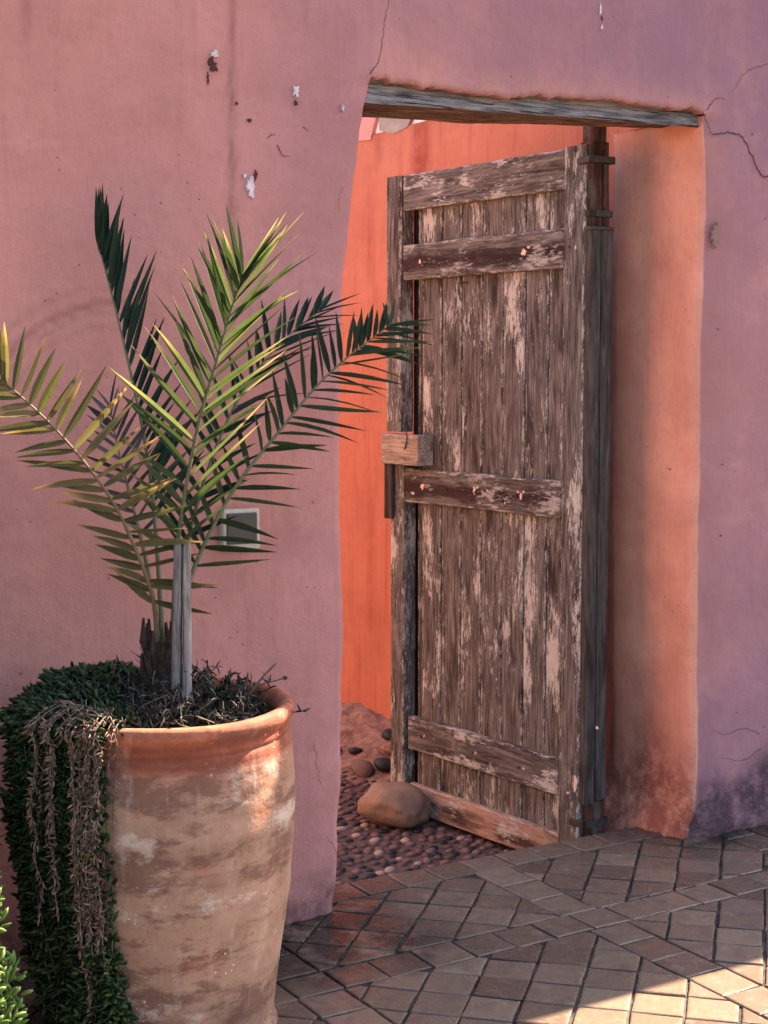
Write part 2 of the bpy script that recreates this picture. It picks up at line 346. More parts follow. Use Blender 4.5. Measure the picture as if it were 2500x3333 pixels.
def mat_pot():
    n = NT('stained_terracotta', 0.85, 0.2); O = n.obj(); z = n.sep(O)[2]
    B = n.map(O, (1, 1, 3.2)); band = n.noise(B, 3.4, 5, 0.65, 0.4); mot = n.noise(O, 11, 6, 0.72); fine = n.noise(O, 60, 4, 0.6)
    terra = n.mix(n.step(fine, 0.3, 0.7), (0.36, 0.118, 0.060), (0.25, 0.068, 0.034))
    tan = n.mix(n.step(mot, 0.35, 0.65), (0.34, 0.200, 0.130), (0.25, 0.130, 0.084))
    f = n.math('ADD', n.math('MULTIPLY', band, 0.7), n.math('MULTIPLY', mot, 0.4))
    wz = n.step(z, 0.72, 0.60)                       # the rim band keeps its bare red clay
    col = n.mix(n.math('MULTIPLY', n.step(f, 0.42, 0.50), wz), terra, tan)
    col = n.mix(n.math('MULTIPLY', n.step(n.noise(n.map(O, (1, 1, 2.6), (7, 3, 5)), 4.2, 6, 0.72), 0.51, 0.585), 0.66), col, (0.095, 0.040, 0.028))
    col = n.mix(n.math('MULTIPLY', n.math('MULTIPLY', n.step(n.noise(n.map(O, (1, 1, 1.6), (2, 9, 4)), 5.5, 6, 0.75), 0.57, 0.66), 0.7), wz), col, (0.48, 0.37, 0.29))
    bnd = n.noise(n.map(O, (0.35, 0.35, 7.5), (1, 2, 3)), 1.0, 3, 0.6)
    col = n.mix(n.math('MULTIPLY', n.math('MULTIPLY', n.step(bnd, 0.52, 0.62), n.step(mot, 0.34, 0.58)), 0.5), col, (0.115, 0.052, 0.036))
    ln = n.step(n.noise(n.map(O, (0.25, 0.25, 60), (4, 4, 4)), 1.0, 2, 0.5), 0.66, 0.70); col = n.mix(n.math('MULTIPLY', ln, 0.5), col, (0.12, 0.045, 0.028))
    dr = n.math('MULTIPLY', n.step(n.noise(n.map(O, (16, 16, 1.1)), 1.6, 4, 0.6), 0.58, 0.68), n.step(fine, 0.35, 0.6)); col = n.mix(n.math('MULTIPLY', dr, 0.40), col, (0.46, 0.34, 0.26))
    pit = n.step(n.noise(O, 130, 3, 0.6), 0.63, 0.70); col = n.mix(n.math('MULTIPLY', pit, 0.5), col, (0.10, 0.04, 0.027))
    rb = n.math('MULTIPLY', n.math('MULTIPLY', n.step(z, 0.655, 0.675), n.step(z, 0.735, 0.715)), n.step(n.noise(n.map(O, (1, 1, .6)), 5, 5, .7), .36, .56)); col = n.mix(n.math('MULTIPLY', rb, 0.75), col, (0.17, 0.036, 0.018))
    low = n.math('MULTIPLY', n.step(z, 0.16, 0.04), n.step(mot, 0.4, 0.6)); col = n.mix(n.math('MULTIPLY', low, 0.6), col, (0.08, 0.038, 0.028))
    sp = n.math('MULTIPLY', n.step(n.voro(O, 55), 0.16, 0.09), n.step(n.noise(O, 7, 3), 0.55, 0.62)); col = n.mix(n.math('MULTIPLY', sp, 0.8), col, (0.70, 0.55, 0.44))
    sd = n.math('MULTIPLY', n.step(n.voro(n.map(O, (1, 1, 1), (3, 3, 3)), 60), 0.14, 0.08), n.step(n.noise(O, 9, 3), 0.57, 0.63)); col = n.mix(n.math('MULTIPLY', sd, 0.8), col, (0.09, 0.035, 0.025))
    n.color(col)
    rg = n.noise(n.map(O, (0.6, 0.6, 26)), 1.0, 3, 0.5)
    n.bump(n.math('ADD', n.math('MULTIPLY', rg, 0.8), n.math('ADD', n.math('MULTIPLY', mot, 0.7), n.math('MULTIPLY', fine, 0.2))), 0.5, 0.008); return n.mat
M['pot'] = mat_pot()
M['soil'] = mat_simple('dark_soil', (0.018, 0.013, 0.011), (0.045, 0.03, 0.024), 40, 0.95, 0.8)
M['fibre'] = mat_simple('palm_fibre', (0.022, 0.013, 0.010), (0.075, 0.045, 0.03), 60, 0.95, 0.9)
M['stake'] = mat_wood('grey_stake_wood', True, 1.0, 0.0, cols=((0.06, 0.045, 0.038), (0.17, 0.14, 0.12), (0.31, 0.27, 0.235)))
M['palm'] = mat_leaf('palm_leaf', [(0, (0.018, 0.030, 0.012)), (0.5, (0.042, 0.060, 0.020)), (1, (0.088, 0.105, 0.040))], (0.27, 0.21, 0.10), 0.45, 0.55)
M['palm_shade'] = mat_leaf('shaded_palm_leaf', [(0, (0.006, 0.015, 0.008)), (0.5, (0.011, 0.024, 0.011)), (1, (0.020, 0.034, 0.013))], (0.05, 0.045, 0.02), 0.15, 0.6)  # shaded copy of the palm leaf: shade painted into darker greens
M['palm_dry'] = mat_leaf('olive_palm_leaf', [(0, (0.055, 0.055, 0.020)), (0.5, (0.092, 0.078, 0.030)), (1, (0.140, 0.108, 0.044))], (0.42, 0.24, 0.09), 0.35, 0.55)
M['rachis'] = mat_simple('palm_stalk', (0.075, 0.085, 0.03), (0.12, 0.10, 0.045), 30, 0.55, 0.2, 0.3)
M['rachis_dry'] = mat_simple('brown_palm_stalk', (0.10, 0.065, 0.03), (0.17, 0.12, 0.055), 30, 0.6, 0.2, 0.3)
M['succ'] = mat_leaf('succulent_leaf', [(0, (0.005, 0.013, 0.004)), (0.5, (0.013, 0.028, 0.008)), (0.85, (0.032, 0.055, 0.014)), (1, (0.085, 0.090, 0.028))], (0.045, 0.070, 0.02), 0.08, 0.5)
M['succ_lit'] = mat_leaf('sunlit_succulent_leaf', [(0, (0.05, 0.10, 0.02)), (0.5, (0.10, 0.17, 0.035)), (1, (0.17, 0.22, 0.06))], (0.22, 0.24, 0.08), 0.2, 0.4)  # lit copy of the succulent leaf: sunlight painted into brighter greens
M['dry'] = mat_leaf('dried_leaf', [(0, (0.075, 0.042, 0.030)), (0.5, (0.165, 0.102, 0.074)), (1, (0.30, 0.205, 0.155))], (0.30, 0.16, 0.09), 0.1, 0.8)
M['wither'] = mat_leaf('withered_dark_leaf', [(0, (0.014, 0.012, 0.010)), (0.6, (0.034, 0.030, 0.024)), (1, (0.12, 0.105, 0.09))], (0.06, 0.05, 0.04), 0.05, 0.8)
M['stem'] = mat_simple('thin_stem', (0.10, 0.07, 0.045), (0.16, 0.11, 0.07), 60, 0.8, 0.2)
M['plastic'] = mat_simple('yellowed_plastic', (0.46, 0.37, 0.27), (0.34, 0.27, 0.20), 30, 0.5, 0.05, 0.4)
M['cover'] = mat_simple('dark_smoked_cover', (0.022, 0.017, 0.015), (0.045, 0.033, 0.028), 12, 0.35, 0.05, 0.5)
M['stone_pink'] = mat_simple('pink_cladding_stone', (0.62, 0.30, 0.26), (0.50, 0.22, 0.19), 14, 0.9, 0.5)
M['stone_grey'] = mat_simple('grey_cladding_stone', (0.36, 0.30, 0.25), (0.26, 0.21, 0.18), 14, 0.9, 0.5)
M['rubble'] = mat_simple('red_rubble_earth', (0.40, 0.23, 0.165), (0.12, 0.058, 0.042), 16, 0.95, 1.0)

# ================================================================== SETTING
FLOOR2 = -0.165                                  # the passage lies a step below the yard
def sheet(name, x0, x1, y0, y1, z, mat):
    mb = MB(); mb.add([(x0, y0, z), (x1, y0, z), (x1, y1, z), (x0, y1, z)], [(0, 1, 2, 3)])
    return tag(mb.build(name, mat), kind='structure')
sheet('ground', -400, 400, -400, 400, -0.45, M['earth'])
def slab(name, x0, x1, y0, y1, z0, z1, mat):
    mb = MB(); v = [(x0, y0, z0), (x1, y0, z0), (x1, y1, z0), (x0, y1, z0), (x0, y0, z1), (x1, y0, z1), (x1, y1, z1), (x0, y1, z1)]
    mb.add(v, [(4, 5, 6, 7), (0, 1, 5, 4), (1, 2, 6, 5), (2, 3, 7, 6), (3, 0, 4, 7)]); return mb.build(name, mat)
yard = tag(slab('tiled_yard', -14, 16, -16, 0.226, -0.46, -0.0075, M['grout']), kind='structure')
passage = tag(slab('cobbled_passage', -2.2, 2.4, 0.2262, 9.0, -0.46, FLOOR2 - 0.004, M['mortar']), kind='structure')

# ---- floor tiles: single rows of straight tiles frame fields of tiles laid cornerwise
PT = 0.1265
def clip(poly, x0, x1, y0, y1):
    def cut(P, ax, lim, sgn):
        out = []
        for i in range(len(P)):
            a, b = P[i], P[(i + 1) % len(P)]; da = sgn * (a[ax] - lim); db = sgn * (b[ax] - lim)
            if da >= 0: out.append(a)
            if da * db < 0:
                t = da / (da - db); out.append((a[0] + (b[0] - a[0]) * t, a[1] + (b[1] - a[1]) * t))
        return out
    for ax, lim, sgn in ((0, x0, 1), (0, x1, -1), (1, y0, 1), (1, y1, -1)):
        poly = cut(poly, ax, lim, sgn)
        if not poly: return []
    return poly
def area(P): return 0.5 * sum(P[i][0] * P[(i + 1) % len(P)][1] - P[(i + 1) % len(P)][0] * P[i][1] for i in range(len(P)))
def dedupe(P):
    out = []
    for p in P:
        if not out or math.hypot(p[0] - out[-1][0], p[1] - out[-1][1]) > 0.003: out.append(p)
    if len(out) > 1 and math.hypot(out[0][0] - out[-1][0], out[0][1] - out[-1][1]) < 0.003: out.pop()
    return out
tiles = []
def field(x0, x1, y0, y1, u0, v0, pu=PT, pv=0.1245, gu=0.0072, gv=0.0062):
    q = 2 ** -0.5; n = 60
    for i in range(-n, n):
        for j in range(-n, n):
            ua, ub = u0 + i * pu + gu / 2, u0 + (i + 1) * pu - gu / 2; va, vb = v0 + j * pv + gv / 2, v0 + (j + 1) * pv - gv / 2
            P = [((u + v) * q, (v - u) * q) for u, v in ((ua, va), (ub, va), (ub, vb), (ua, vb))]
            cx = sum(p[0] for p in P) / 4; cy = sum(p[1] for p in P) / 4
            if cx < x0 - .1 or cx > x1 + .1 or cy < y0 - .1 or cy > y1 + .1: continue
            if area(P) < 0: P.reverse()
            jx = random.uniform(-.0022, .0022); jy = random.uniform(-.0022, .0022); jr = random.uniform(-.02, .02)
            P = [(cx + (p[0] - cx) * math.cos(jr) - (p[1] - cy) * math.sin(jr) + jx, cy + (p[0] - cx) * math.sin(jr) + (p[1] - cy) * math.cos(jr) + jy) for p in P]
            P = dedupe(clip(P, x0 + .003, x1 - .003, y0 + .003, y1 - .003))
            if len(P) >= 3 and area(P) > 0.0011: tiles.append(P)
def straight(x0, x1, y0, y1):
    g = 0.0030; j = lambda: random.uniform(-.0012, .0012)
    tiles.append([(x0 + g + j(), y0 + g + j()), (x1 - g + j(), y0 + g + j()), (x1 - g + j(), y1 - g + j()), (x0 + g + j(), y1 - g + j())])
XB = [0.515 + 0.89 * k for k in range(-6, 6)]; BW = 0.130
YB = [(-0.445, -0.320), (0.102, 0.228)] + [(-0.445 - 0.89 * k, -0.320 - 0.89 * k) for k in range(1, 5)]
YB.sort()
offs = {(0.645, -1): (1.012, 0.036), (-0.245, -1): (0.325, -0.333), (-0.245, 0): (0.210, 0.025), (0.645, 0): (0.628, 0.490)}
ylim = YB[0][0]
for (ya, yb) in YB:                                # rows along the wall
    x = -4.9
    while x < 5.6:
        straight(x, x + PT + .003, ya, yb); x += PT + .003
for k in range(len(XB) - 1):
    xa, xb = XB[k], XB[k] + BW; fx0, fx1 = xb, XB[k + 1]
    if xa < -5 or xa > 5: continue
    for m in range(len(YB) - 1):
        y0, y1 = YB[m][1], YB[m + 1][0]
        if not (m == len(YB) - 2):
            y = y0; c = int(round((y1 - y0) / (PT + .001))); h = (y1 - y0) / c
            for i in range(c): straight(xa, xb, y0 + i * h, y0 + (i + 1) * h)
        else:
            c = 3; h = (y1 - y0) / c
            for i in range(c): straight(xa, xb, y0 + i * h, y0 + (i + 1) * h)
        key = (round(fx0, 3), 0 if y0 > -.4 else (-1 if y0 > -1.3 else -2))
        u0, v0 = offs.get(key, (random.uniform(0, .12), random.uniform(0, .12)))
        field(fx0, fx1, y0, y1, u0, v0)
def tile_geo(mb, P, rnd):
    cx = sum(p[0] for p in P) / len(P); cy = sum(p[1] for p in P) / len(P); n = len(P)
    z0 = random.uniform(-.0016, .0016); tx = random.uniform(-.014, .014); ty = random.uniform(-.014, .014); rings = []
    def shrink(d):
        out = []
        for p in P:
            v = Vector((p[0] - cx, p[1] - cy)); L = v.length; s = max(0.2, (L - d * 1.35) / L)
            out.append((cx + v.x * s, cy + v.y * s))
        return out
    vs = []
    for d, dz in ((0, -.014), (0, -.0022), (.0022, -.0003), (.007, .0004)):
        for (x, y) in shrink(d): vs.append((x, y, z0 + dz + (x - cx) * tx + (y - cy) * ty))
    fs = [(r * n + i, r * n + (i + 1) % n, (r + 1) * n + (i + 1) % n, (r + 1) * n + i) for r in range(3) for i in range(n)]
    fs.append(tuple(3 * n + i for i in range(n)))
    mb.add(vs, fs, 0, rnd=rnd)
stuff = MB(); cand = []
for P in tiles:
    c = Vector((sum(p[0] for p in P) / len(P), sum(p[1] for p in P) / len(P), 0))
    if in_view(c, 120): cand.append(((c - C0).length, P))
    else: tile_geo(stuff, P, random.random())
cand.sort(key=lambda t: t[0])
for i, (d, P) in enumerate(cand):
    if i < 300:
        Q = []                                       # worn, slightly uneven edges
        for a, b in zip(P, P[1:] + P[:1]):
            L = math.hypot(b[0] - a[0], b[1] - a[1]); nx, ny = -(b[1] - a[1]) / L, (b[0] - a[0]) / L; t = random.uniform(.3, .7); e = random.uniform(-.0006, .0020)
            Q.append((a[0] + random.uniform(-.0012, .0012), a[1] + random.uniform(-.0012, .0012)))
            if L > .03: Q.append((a[0] + (b[0] - a[0]) * t + nx * e, a[1] + (b[1] - a[1]) * t + ny * e))
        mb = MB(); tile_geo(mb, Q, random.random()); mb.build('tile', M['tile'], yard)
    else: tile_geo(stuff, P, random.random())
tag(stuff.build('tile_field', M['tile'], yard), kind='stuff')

# ---- pebbles of the passage
def pebble_mesh(name, seed, mat, sx, sy, szz):
    bm = bmesh.new(); bmesh.ops.create_icosphere(bm, subdivisions=2, radius=1.0)
    for v in bm.verts:
        k = 1 + 0.14 * nz(v.co.x * 1.3 + seed, v.co.y * 1.3, v.co.z)
        v.co = Vector((v.co.x * sx * k, v.co.y * sy * k, v.co.z * szz))
    bmesh.ops.delete(bm, geom=[v for v in bm.verts if v.co.z < -0.55 * szz], context='VERTS')
    me = bpy.data.meshes.new(name); bm.to_mesh(me); bm.free(); me.materials.append(mat)
    me.polygons.foreach_set('use_smooth', [True] * len(me.polygons)); return me
pmesh = []
for i, (mk, w) in enumerate((('peb_black', 3), ('peb_brown', 6), ('peb_rose', 4), ('peb_cream', 1))):
    for j in range(3): pmesh.append((pebble_mesh('pebble', i * 7 + j * 3.1, M[mk], 0.0200 + .003 * j, 0.0175 - .001 * j, 0.0085), w, mk))
wts = [w for _, w, _ in pmesh]
pts = []
def freep(x, y, d, cells={}):
    k = (int(x / .045), int(y / .045))
    for a in (-1, 0, 1):
        for b in (-1, 0, 1):
            for q in cells.get((k[0] + a, k[1] + b), ()):
                if (q[0] - x) ** 2 + (q[1] - y) ** 2 < d * d: return False
    cells.setdefault(k, []).append((x, y)); return True
for _ in range(26000):
    x = random.uniform(-0.9, 1.42); y = random.uniform(0.255, 3.2)
    if freep(x, y, 0.0345): pts.append((x, y))
vis = []; hid = []
for (x, y) in pts:
    p = Vector((x, y, FLOOR2)); q = C0 + (p - C0) * ((0 - C0.y) / (y - C0.y))    # where the sight line passes the doorway
    r = C0 + (p - C0) * ((0.228 - C0.y) / (y - C0.y))
    seen = q.x > -0.02 and q.x < 1.3 and r.z > -0.005 and in_view(p, 0)
    (vis if seen else hid).append((x, y))
vis.sort(key=lambda p: (Vector((p[0], p[1], 0)) - C0).length)
far = MB(); mats4 = [M['peb_black'], M['peb_brown'], M['peb_rose'], M['peb_cream']]; mk4 = ['peb_black', 'peb_brown', 'peb_rose', 'peb_cream']
def far_peb(x, y):
    me, w, mk = random.choices(pmesh, wts)[0]; a = random.uniform(-.5, .5) + 0.5; ca, sa = math.cos(a), math.sin(a); s = random.uniform(.75, 1.1)
    far.add([(x + s * (v.co.x * ca - v.co.y * sa), y + s * (v.co.x * sa + v.co.y * ca), FLOOR2 - .0015 + v.co.z * s) for v in me.vertices], [tuple(p.vertices) for p in me.polygons], mk4.index(mk))
for i, (x, y) in enumerate(vis):
    if i < 300:
        me, w, mk = random.choices(pmesh, wts)[0]
        o = link('pebble', me, None, passage); o.location = (x, y, FLOOR2 - .0015 + random.uniform(-.0025, .0015)); o.rotation_euler = (random.uniform(-.1, .1), random.uniform(-.1, .1), random.uniform(-.5, .5) + .5)
        s = random.uniform(.75, 1.15); o.scale = (s, s, s)
    else: far_peb(x, y)
for (x, y) in hid: far_peb(x, y)
tag(far.build('pebble_bed', mats4, passage, True), kind='stuff')

# ================================================================== HOUSE WALL
HW = 2.98; ZT = 2.284
LZ = [-.3, 0, .111, .241, .413, .627, .91, 1.088, 1.343, 1.677, 1.958, 2.146, 2.219, 2.284, 5]
LX = [-.01, 0, .006, .010, .020, .023, .024, .010, .012, .026, .056, .075, .085, .096, .096]
RZ = [-.3, -.014, .09, .286, .442, .776, 1.222, 1.705, 1.982, 2.251, 5]
RX = [1.275, 1.279, 1.296, 1.305, 1.298, 1.284, 1.281, 1.280, 1.288, 1.288, 1.285]
GX = [0.092, .196, .305, .425, .513, .567, .63, .732, .827, .943, 1.032, 1.113, 1.165, 1.227, 1.274]
GZ = [2.284, 2.274, 2.273, 2.272, 2.266, 2.268, 2.285, 2.290, 2.291, 2.297, 2.289, 2.297, 2.287, 2.303, 2.286]
def XL(z): return interp(z, LZ, LX) + 0.006 * nz(z * 6, 3.1) + 0.003 * nz(z * 22, 1.7)
def XR(z): return interp(z, RZ, RX) + 0.004 * nz(z * 6, 8.4) + 0.002 * nz(z * 20, 5.2)
def ragged(x): return interp(x, GX, GZ) + 0.009 * nz(x * 22, 2.2) + 0.008 * nz(x * 60, 9.2) + .004 * nz(x * 150, 4.2)
def wave(x, z):
    y = 0.011 * nz(x * 1.5, 5.0, z * 1.3) + 0.005 * nz(x * 5, 1.0, z * 4) + 0.0014 * nz(x * 19, 2.0, z * 17)
    if z < 0.20:                                   # worn, crumbling foot
        k = (0.20 - z) / 0.20; y += k * k * (0.020 + 0.022 * nz(x * 9, 7.0, z * 14) + 0.010 * nz(x * 26, 3.0, z * 30))
    return y
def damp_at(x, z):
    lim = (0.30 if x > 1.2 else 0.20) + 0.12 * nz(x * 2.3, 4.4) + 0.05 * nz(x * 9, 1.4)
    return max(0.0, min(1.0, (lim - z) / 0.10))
def stain_at(x, z):
    s = 0.0
    for x0, zt, zb, w, a in ((-0.312, 9, 1.60, .014, .85), (-0.845, 9, 2.2, .012, .7), (-0.42, 9, 2.30, .012, .45), (-0.62, 9, 2.38, .011, .35), (-0.10, 9, 2.3, .011, .35)):
        d = abs(x - x0 - 0.006 * nz(z * 3, x0)); 
        if zb < z < zt: s = max(s, a * max(0, 1 - (d / w) ** 2) * min(1, (z - zb) / .15))
    cx, cz = -0.640, 1.300                          # arcs rubbed by the fronds in the wind
    d = math.hypot(x - cx, (z - cz) * 0.96); an = math.degrees(math.atan2(z - cz, x - cx))
    if 78 < an < 170:
        f = min(1, (an - 78) / 12) * min(1, (170 - an) / 30)
        for r0, w, a in ((.330, .009, .40), (.352, .012, .85), (.390, .010, .35), (.300, .009, .3)):
            s = max(s, a * f * max(0, 1 - ((d - r0 - .004 * nz(an * .05, r0 * 9)) / w) ** 2))
    for hx, hz, r0, a in ((-.368, 2.268, .030, .6), (-.131, 2.19, .02, .35), (-.255, 1.985, .016, .6)):
        d = math.hypot(x - hx, z - hz); s = max(s, a * max(0, 1 - d / r0))
    return s
rl, rr, YD, YJ = 0.034, 0.034, 0.25, 0.43
def shr(z): return max(.06, min(1, (2.30 - z) / .30))
zs = list(np.arange(-0.3, 0, .1)) + list(np.linspace(0, ZT, 150)); n1 = len(zs) - 1
zs += list(np.linspace(ZT, 2.85, 34)[1:]) + [2.91, HW]
cl = [-9, -6, -4, -3, -2.2, -1.7, -1.35] + list(np.linspace(-1.15, -rl, 88)); nl = len(cl)
nm = 150
cr = list(np.linspace(1.285 + rr, 1.9, 38)) + [2.2, 2.8, 3.6, 5, 8, 12]
mb = MB(); V = []; A = {'jamb': [], 'mauve': [], 'stain': [], 'damp': [], 'warm': []}; F = []
def pv(x, y, z, jb=0.0, front=True, warm=0.0):
    V.append((x, y, z)); A['jamb'].append(jb); A['warm'].append(warm)
    mv = 0.0
    if front:
        mv = interp(x, [-1, -.4, .0, .5, 1.2, 1.45], [-.10, .0, .34, .30, .46, .64]) + interp(z, [0, .4, 1.9, 2.5], [.22, .0, .0, .30]) * interp(x, [-1, 0, 1.2], [.2, .4, 1])
    A['mauve'].append(mv); A['stain'].append(stain_at(x, z) if -1.2 < x < 0.1 and z < 3 else 0.0)
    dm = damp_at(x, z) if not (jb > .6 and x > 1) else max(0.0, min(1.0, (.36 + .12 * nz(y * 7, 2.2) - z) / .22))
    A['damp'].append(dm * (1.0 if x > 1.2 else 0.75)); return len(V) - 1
grid = {}
for k, z in enumerate(zs):
    xl = XL(z) - rl * shr(z); xr = XR(z) + rr * shr(z)
    for i, c in enumerate(cl):
        w = max(0, min(1, 1 + (c + rl) / 0.9)); w = w * w * (3 - 2 * w); x = c + w * (xl + rl)
        edge = max(0, 1 - (xl - x) / 0.10) if x < xl else 1
        yy = wave(x, z) * (1 if z < 3 else .5) + (0.012 * edge * edge if z < ZT else 0)
        grid[('l', i, k)] = pv(x, yy, z)
    for i in range(1, nm):
        if k < n1: continue
        x = xl + (xr - xl) * i / nm; rg = ragged(x); zz = z + (rg - ZT) * max(0, 1 - (z - ZT) / 0.3)
        jb = .50 * max(0, 1 - (zz - rg) / (0.11 + .05 * nz(x * 3, 1.1))) * min(1, max(0, (x - .04) / .10))
        grid[('m', i, k)] = pv(x, wave(x, zz) - 0.002, zz, 0.0, True, jb)
    for i, c in enumerate(cr):
        w = max(0, min(1, 1 - (c - 1.285 - rr) / 0.5)); x = c + w * (xr - rr - 1.285)
        edge = max(0, 1 - (x - xr) / 0.10)
        grid[('r', i, k)] = pv(x, wave(x, z) * (1 if z < 3 else .5) + (0.014 * edge * edge if z < ZT else 0), z, 0.40 * max(0, 1 - (x - xr) / 0.03) if z < ZT else 0, True, .55 * max(0, 1 - (x - xr) / .10) * max(0, min(1, (z - 1.9) / .3)) * max(0, min(1, (2.42 - z) / .1)))
def q4(a, b, c, d): F.append((a, b, c, d))
for k in range(len(zs) - 1):
    for i in range(nl - 1): q4(grid[('l', i, k)], grid[('l', i + 1, k)], grid[('l', i + 1, k + 1)], grid[('l', i, k + 1)])
    for i in range(len(cr) - 1): q4(grid[('r', i, k)], grid[('r', i + 1, k)], grid[('r', i + 1, k + 1)], grid[('r', i, k + 1)])
    if k >= n1:
        row = lambda kk: [grid[('l', nl - 1, kk)]] + [grid[('m', i, kk)] for i in range(1, nm)] + [grid[('r', 0, kk)]]
        a, b = row(k), row(k + 1)
        for i in range(nm): q4(a[i], a[i + 1], b[i + 1], b[i])
# plaster edge over the lintel
low = [grid[('m', i, n1)] for i in range(1, nm)]; bk = [pv(V[i][0], 0.060, V[i][2] + .006, 0.0) for i in low]
for i in range(len(low) - 1): q4(bk[i], bk[i + 1], low[i + 1], low[i])
# rounded corners and reveals
for side in 'lr':
    prev = None
    for k in range(n1 + 1):
        z = zs[k]; x0, y0, _ = V[grid[(side, nl - 1 if side == 'l' else 0, k)]]; row = [grid[(side, nl - 1 if side == 'l' else 0, k)]]
        rad = (rl if side == 'l' else rr) * shr(z); dep = YD if side == 'l' else YJ; sg = 1 if side == 'l' else -1
        for a in range(1, 8):
            w = math.pi / 2 * a / 7; row.append(pv(x0 + sg * rad * math.sin(w), y0 + rad - rad * math.cos(w), z, interp(a, [0, 1, 2, 3, 7], [.40, .45, .55, .95, 1]) if side == 'r' else 0.0, True))
        ys = np.linspace(y0 + rad, dep, 12)[1:]
        for Y in ys:
            lean = 0.010 * nz(Y * 6, z * 2.2, 1) + 0.004 * nz(Y * 20, z * 12, 4)
            if z < .2: lean -= 0.03 * ((.2 - z) / .2) ** 2 * (1 + nz(Y * 12, z * 15))
            row.append(pv(x0 + sg * (rad + lean * (1 if side == 'l' else -1) * 1), Y, z, 1.0 if side == 'r' else 0.0))
        if side == 'r': row.append(pv(1.53, dep, z, 1.0))
        else: row.append(pv(-9, dep, z))
        if prev:
            for i in range(len(row) - 1):
                if side == 'l': q4(prev[i], prev[i + 1], row[i + 1], row[i])
                else: q4(prev[i + 1], prev[i], row[i], row[i + 1])
        prev = row
# rear face above the door, top and far ends
def pq(pts): F.append(tuple(pv(*p) for p in pts))
pq([(12, YD, 2.36), (-9, YD, 2.36), (-9, YD, HW), (12, YD, HW)]); pq([(-9, YD, ZT), (.06, YD, ZT), (.06, YD, 2.36), (-9, YD, 2.36)])
pq([(-9, -.02, HW), (12, -.02, HW), (12, YD, HW), (-9, YD, HW)]); pq([(0.0, .03, 2.39), (0.0, YD, 2.39), (1.4, YD, 2.39), (1.4, .03, 2.39)])
pq([(12, YD, ZT - .003), (1.20, YD, ZT - .003), (1.20, YD, 2.362), (12, YD, 2.362)]); pq([(1.53, YJ, -.3), (12, YJ, -.3), (12, YJ, ZT), (1.53, YJ, ZT)]); pq([(1.28, YD, ZT - .001), (12, YD, ZT - .001), (12, YJ, ZT - .001), (1.28, YJ, ZT - .001)])
mb.v = V; mb.f = F; mb.m = [0] * len(F); mb.a = A
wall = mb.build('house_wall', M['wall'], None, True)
tag(wall, 'tall mauve plastered wall pierced by the doorway', 'wall')

# ---- lintel: a split grey beam with a ragged plaster edge above it
def lintel():
    mb = MB(); n = 60; vs = []; prof = []
    for i in range(n + 1):
        x = -0.12 + 1.415 * i / n; t = i / n
        zb = interp(x, [0, .1, .5, .9, 1.29], [2.219, 2.221, 2.232, 2.244, 2.250]) + .0022 * nz(x * 9, 4) + .0015 * nz(x * 30, 2)
        zb2 = zb - .006 + .010 * nz(x * 3, 9.9) + interp(x, [.55, 1.05, 1.29], [0, .016, .030])
        ring = [(x, .044, 2.37), (x, .032 + .004 * nz(x * 8, 1), 2.262), (x, .026 + .005 * nz(x * 11, 6), zb + .012), (x, .031, zb), (x, .075, zb2 + .004), (x, .14, zb2 + .001 + .004 * nz(x * 6, 3)), (x, .205, zb2 + .0), (x, .22, zb2 + .012), (x, .22, 2.37)]
        vs += ring
    m = 9
    fs = [(i * m + j, i * m + (j + 1) % m, (i + 1) * m + (j + 1) % m, (i + 1) * m + j) for i in range(n) for j in range(m)]
    fs += [tuple(range(m)), tuple(n * m + j for j in reversed(range(m)))]
    mb.add(vs, fs); o = mb.build('lintel', M['lintel'], wall); return tag(o, 'weathered grey timber lintel with brown split underside')
lintel()

# ---- cracks, chips and nail holes in the plaster
def surf_y(x, z): return wave(x, z)
def crack(pts, w0, w1, seed):
    P = spline([(x, 0, z) for x, z in pts], len(pts) * 9); mb = MB(); vs = []
    for i, p in enumerate(P):
        t = i / (len(P) - 1); w = (w0 + (w1 - w0) * t) * (0.55 + .6 * abs(nz(i * .9, seed)) + .2)
        x = p.x + .006 * nz(i * .33, seed + 3) + .003 * nz(i * .9, seed + 8); z = p.z + .006 * nz(i * .33, seed + 13) + .003 * nz(i * .9, seed + 18)
        d = (P[min(i + 1, len(P) - 1)] - P[max(0, i - 1)]); nx, nzv = -d.z, d.x; L = math.hypot(nx, nzv) or 1
        for s in (-1, 1):
            xx = x + s * w * nx / L / 2; zz = z + s * w * nzv / L / 2; vs.append((xx, surf_y(xx, zz) - .0022, zz))
    mb.add(vs, [(2 * i, 2 * i + 1, 2 * i + 3, 2 * i + 2) for i in range(len(P) - 1)]); mb.build('crack', M['crack'], wall)
crack([(1.272, 2.293), (1.300, 2.243), (1.316, 2.228), (1.365, 2.236), (1.421, 2.236), (1.461, 2.209), (1.496, 2.15), (1.527, 2.116), (1.580, 2.110), (1.66, 2.07)], .0035, .0055, 1)
crack([(1.290, 2.300), (1.325, 2.335), (1.36, 2.34)], .003, .001, 4)
crack([(1.395, 2.36), (1.44, 2.42), (1.50, 2.45), (1.58, 2.47)], .001, .0018, 5)
crack([(0.088, 2.290), (.109, 2.314), (.124, 2.352), (.133, 2.417), (.150, 2.491), (.155, 2.60)], .0032, .0015, 2)
crack([(-0.185, 2.085), (-.17, 2.06), (-.15, 2.058)], .003, .001, 7); crack([(-0.212, 2.098), (-.205, 2.108), (-.19, 2.11)], .002, .001, 8)
crack([(-0.11, 2.137), (-.09, 2.127)], .002, .001, 9); crack([(0.008, 1.99), (-.003, 1.955), (-.004, 1.92)], .0015, .001, 10)
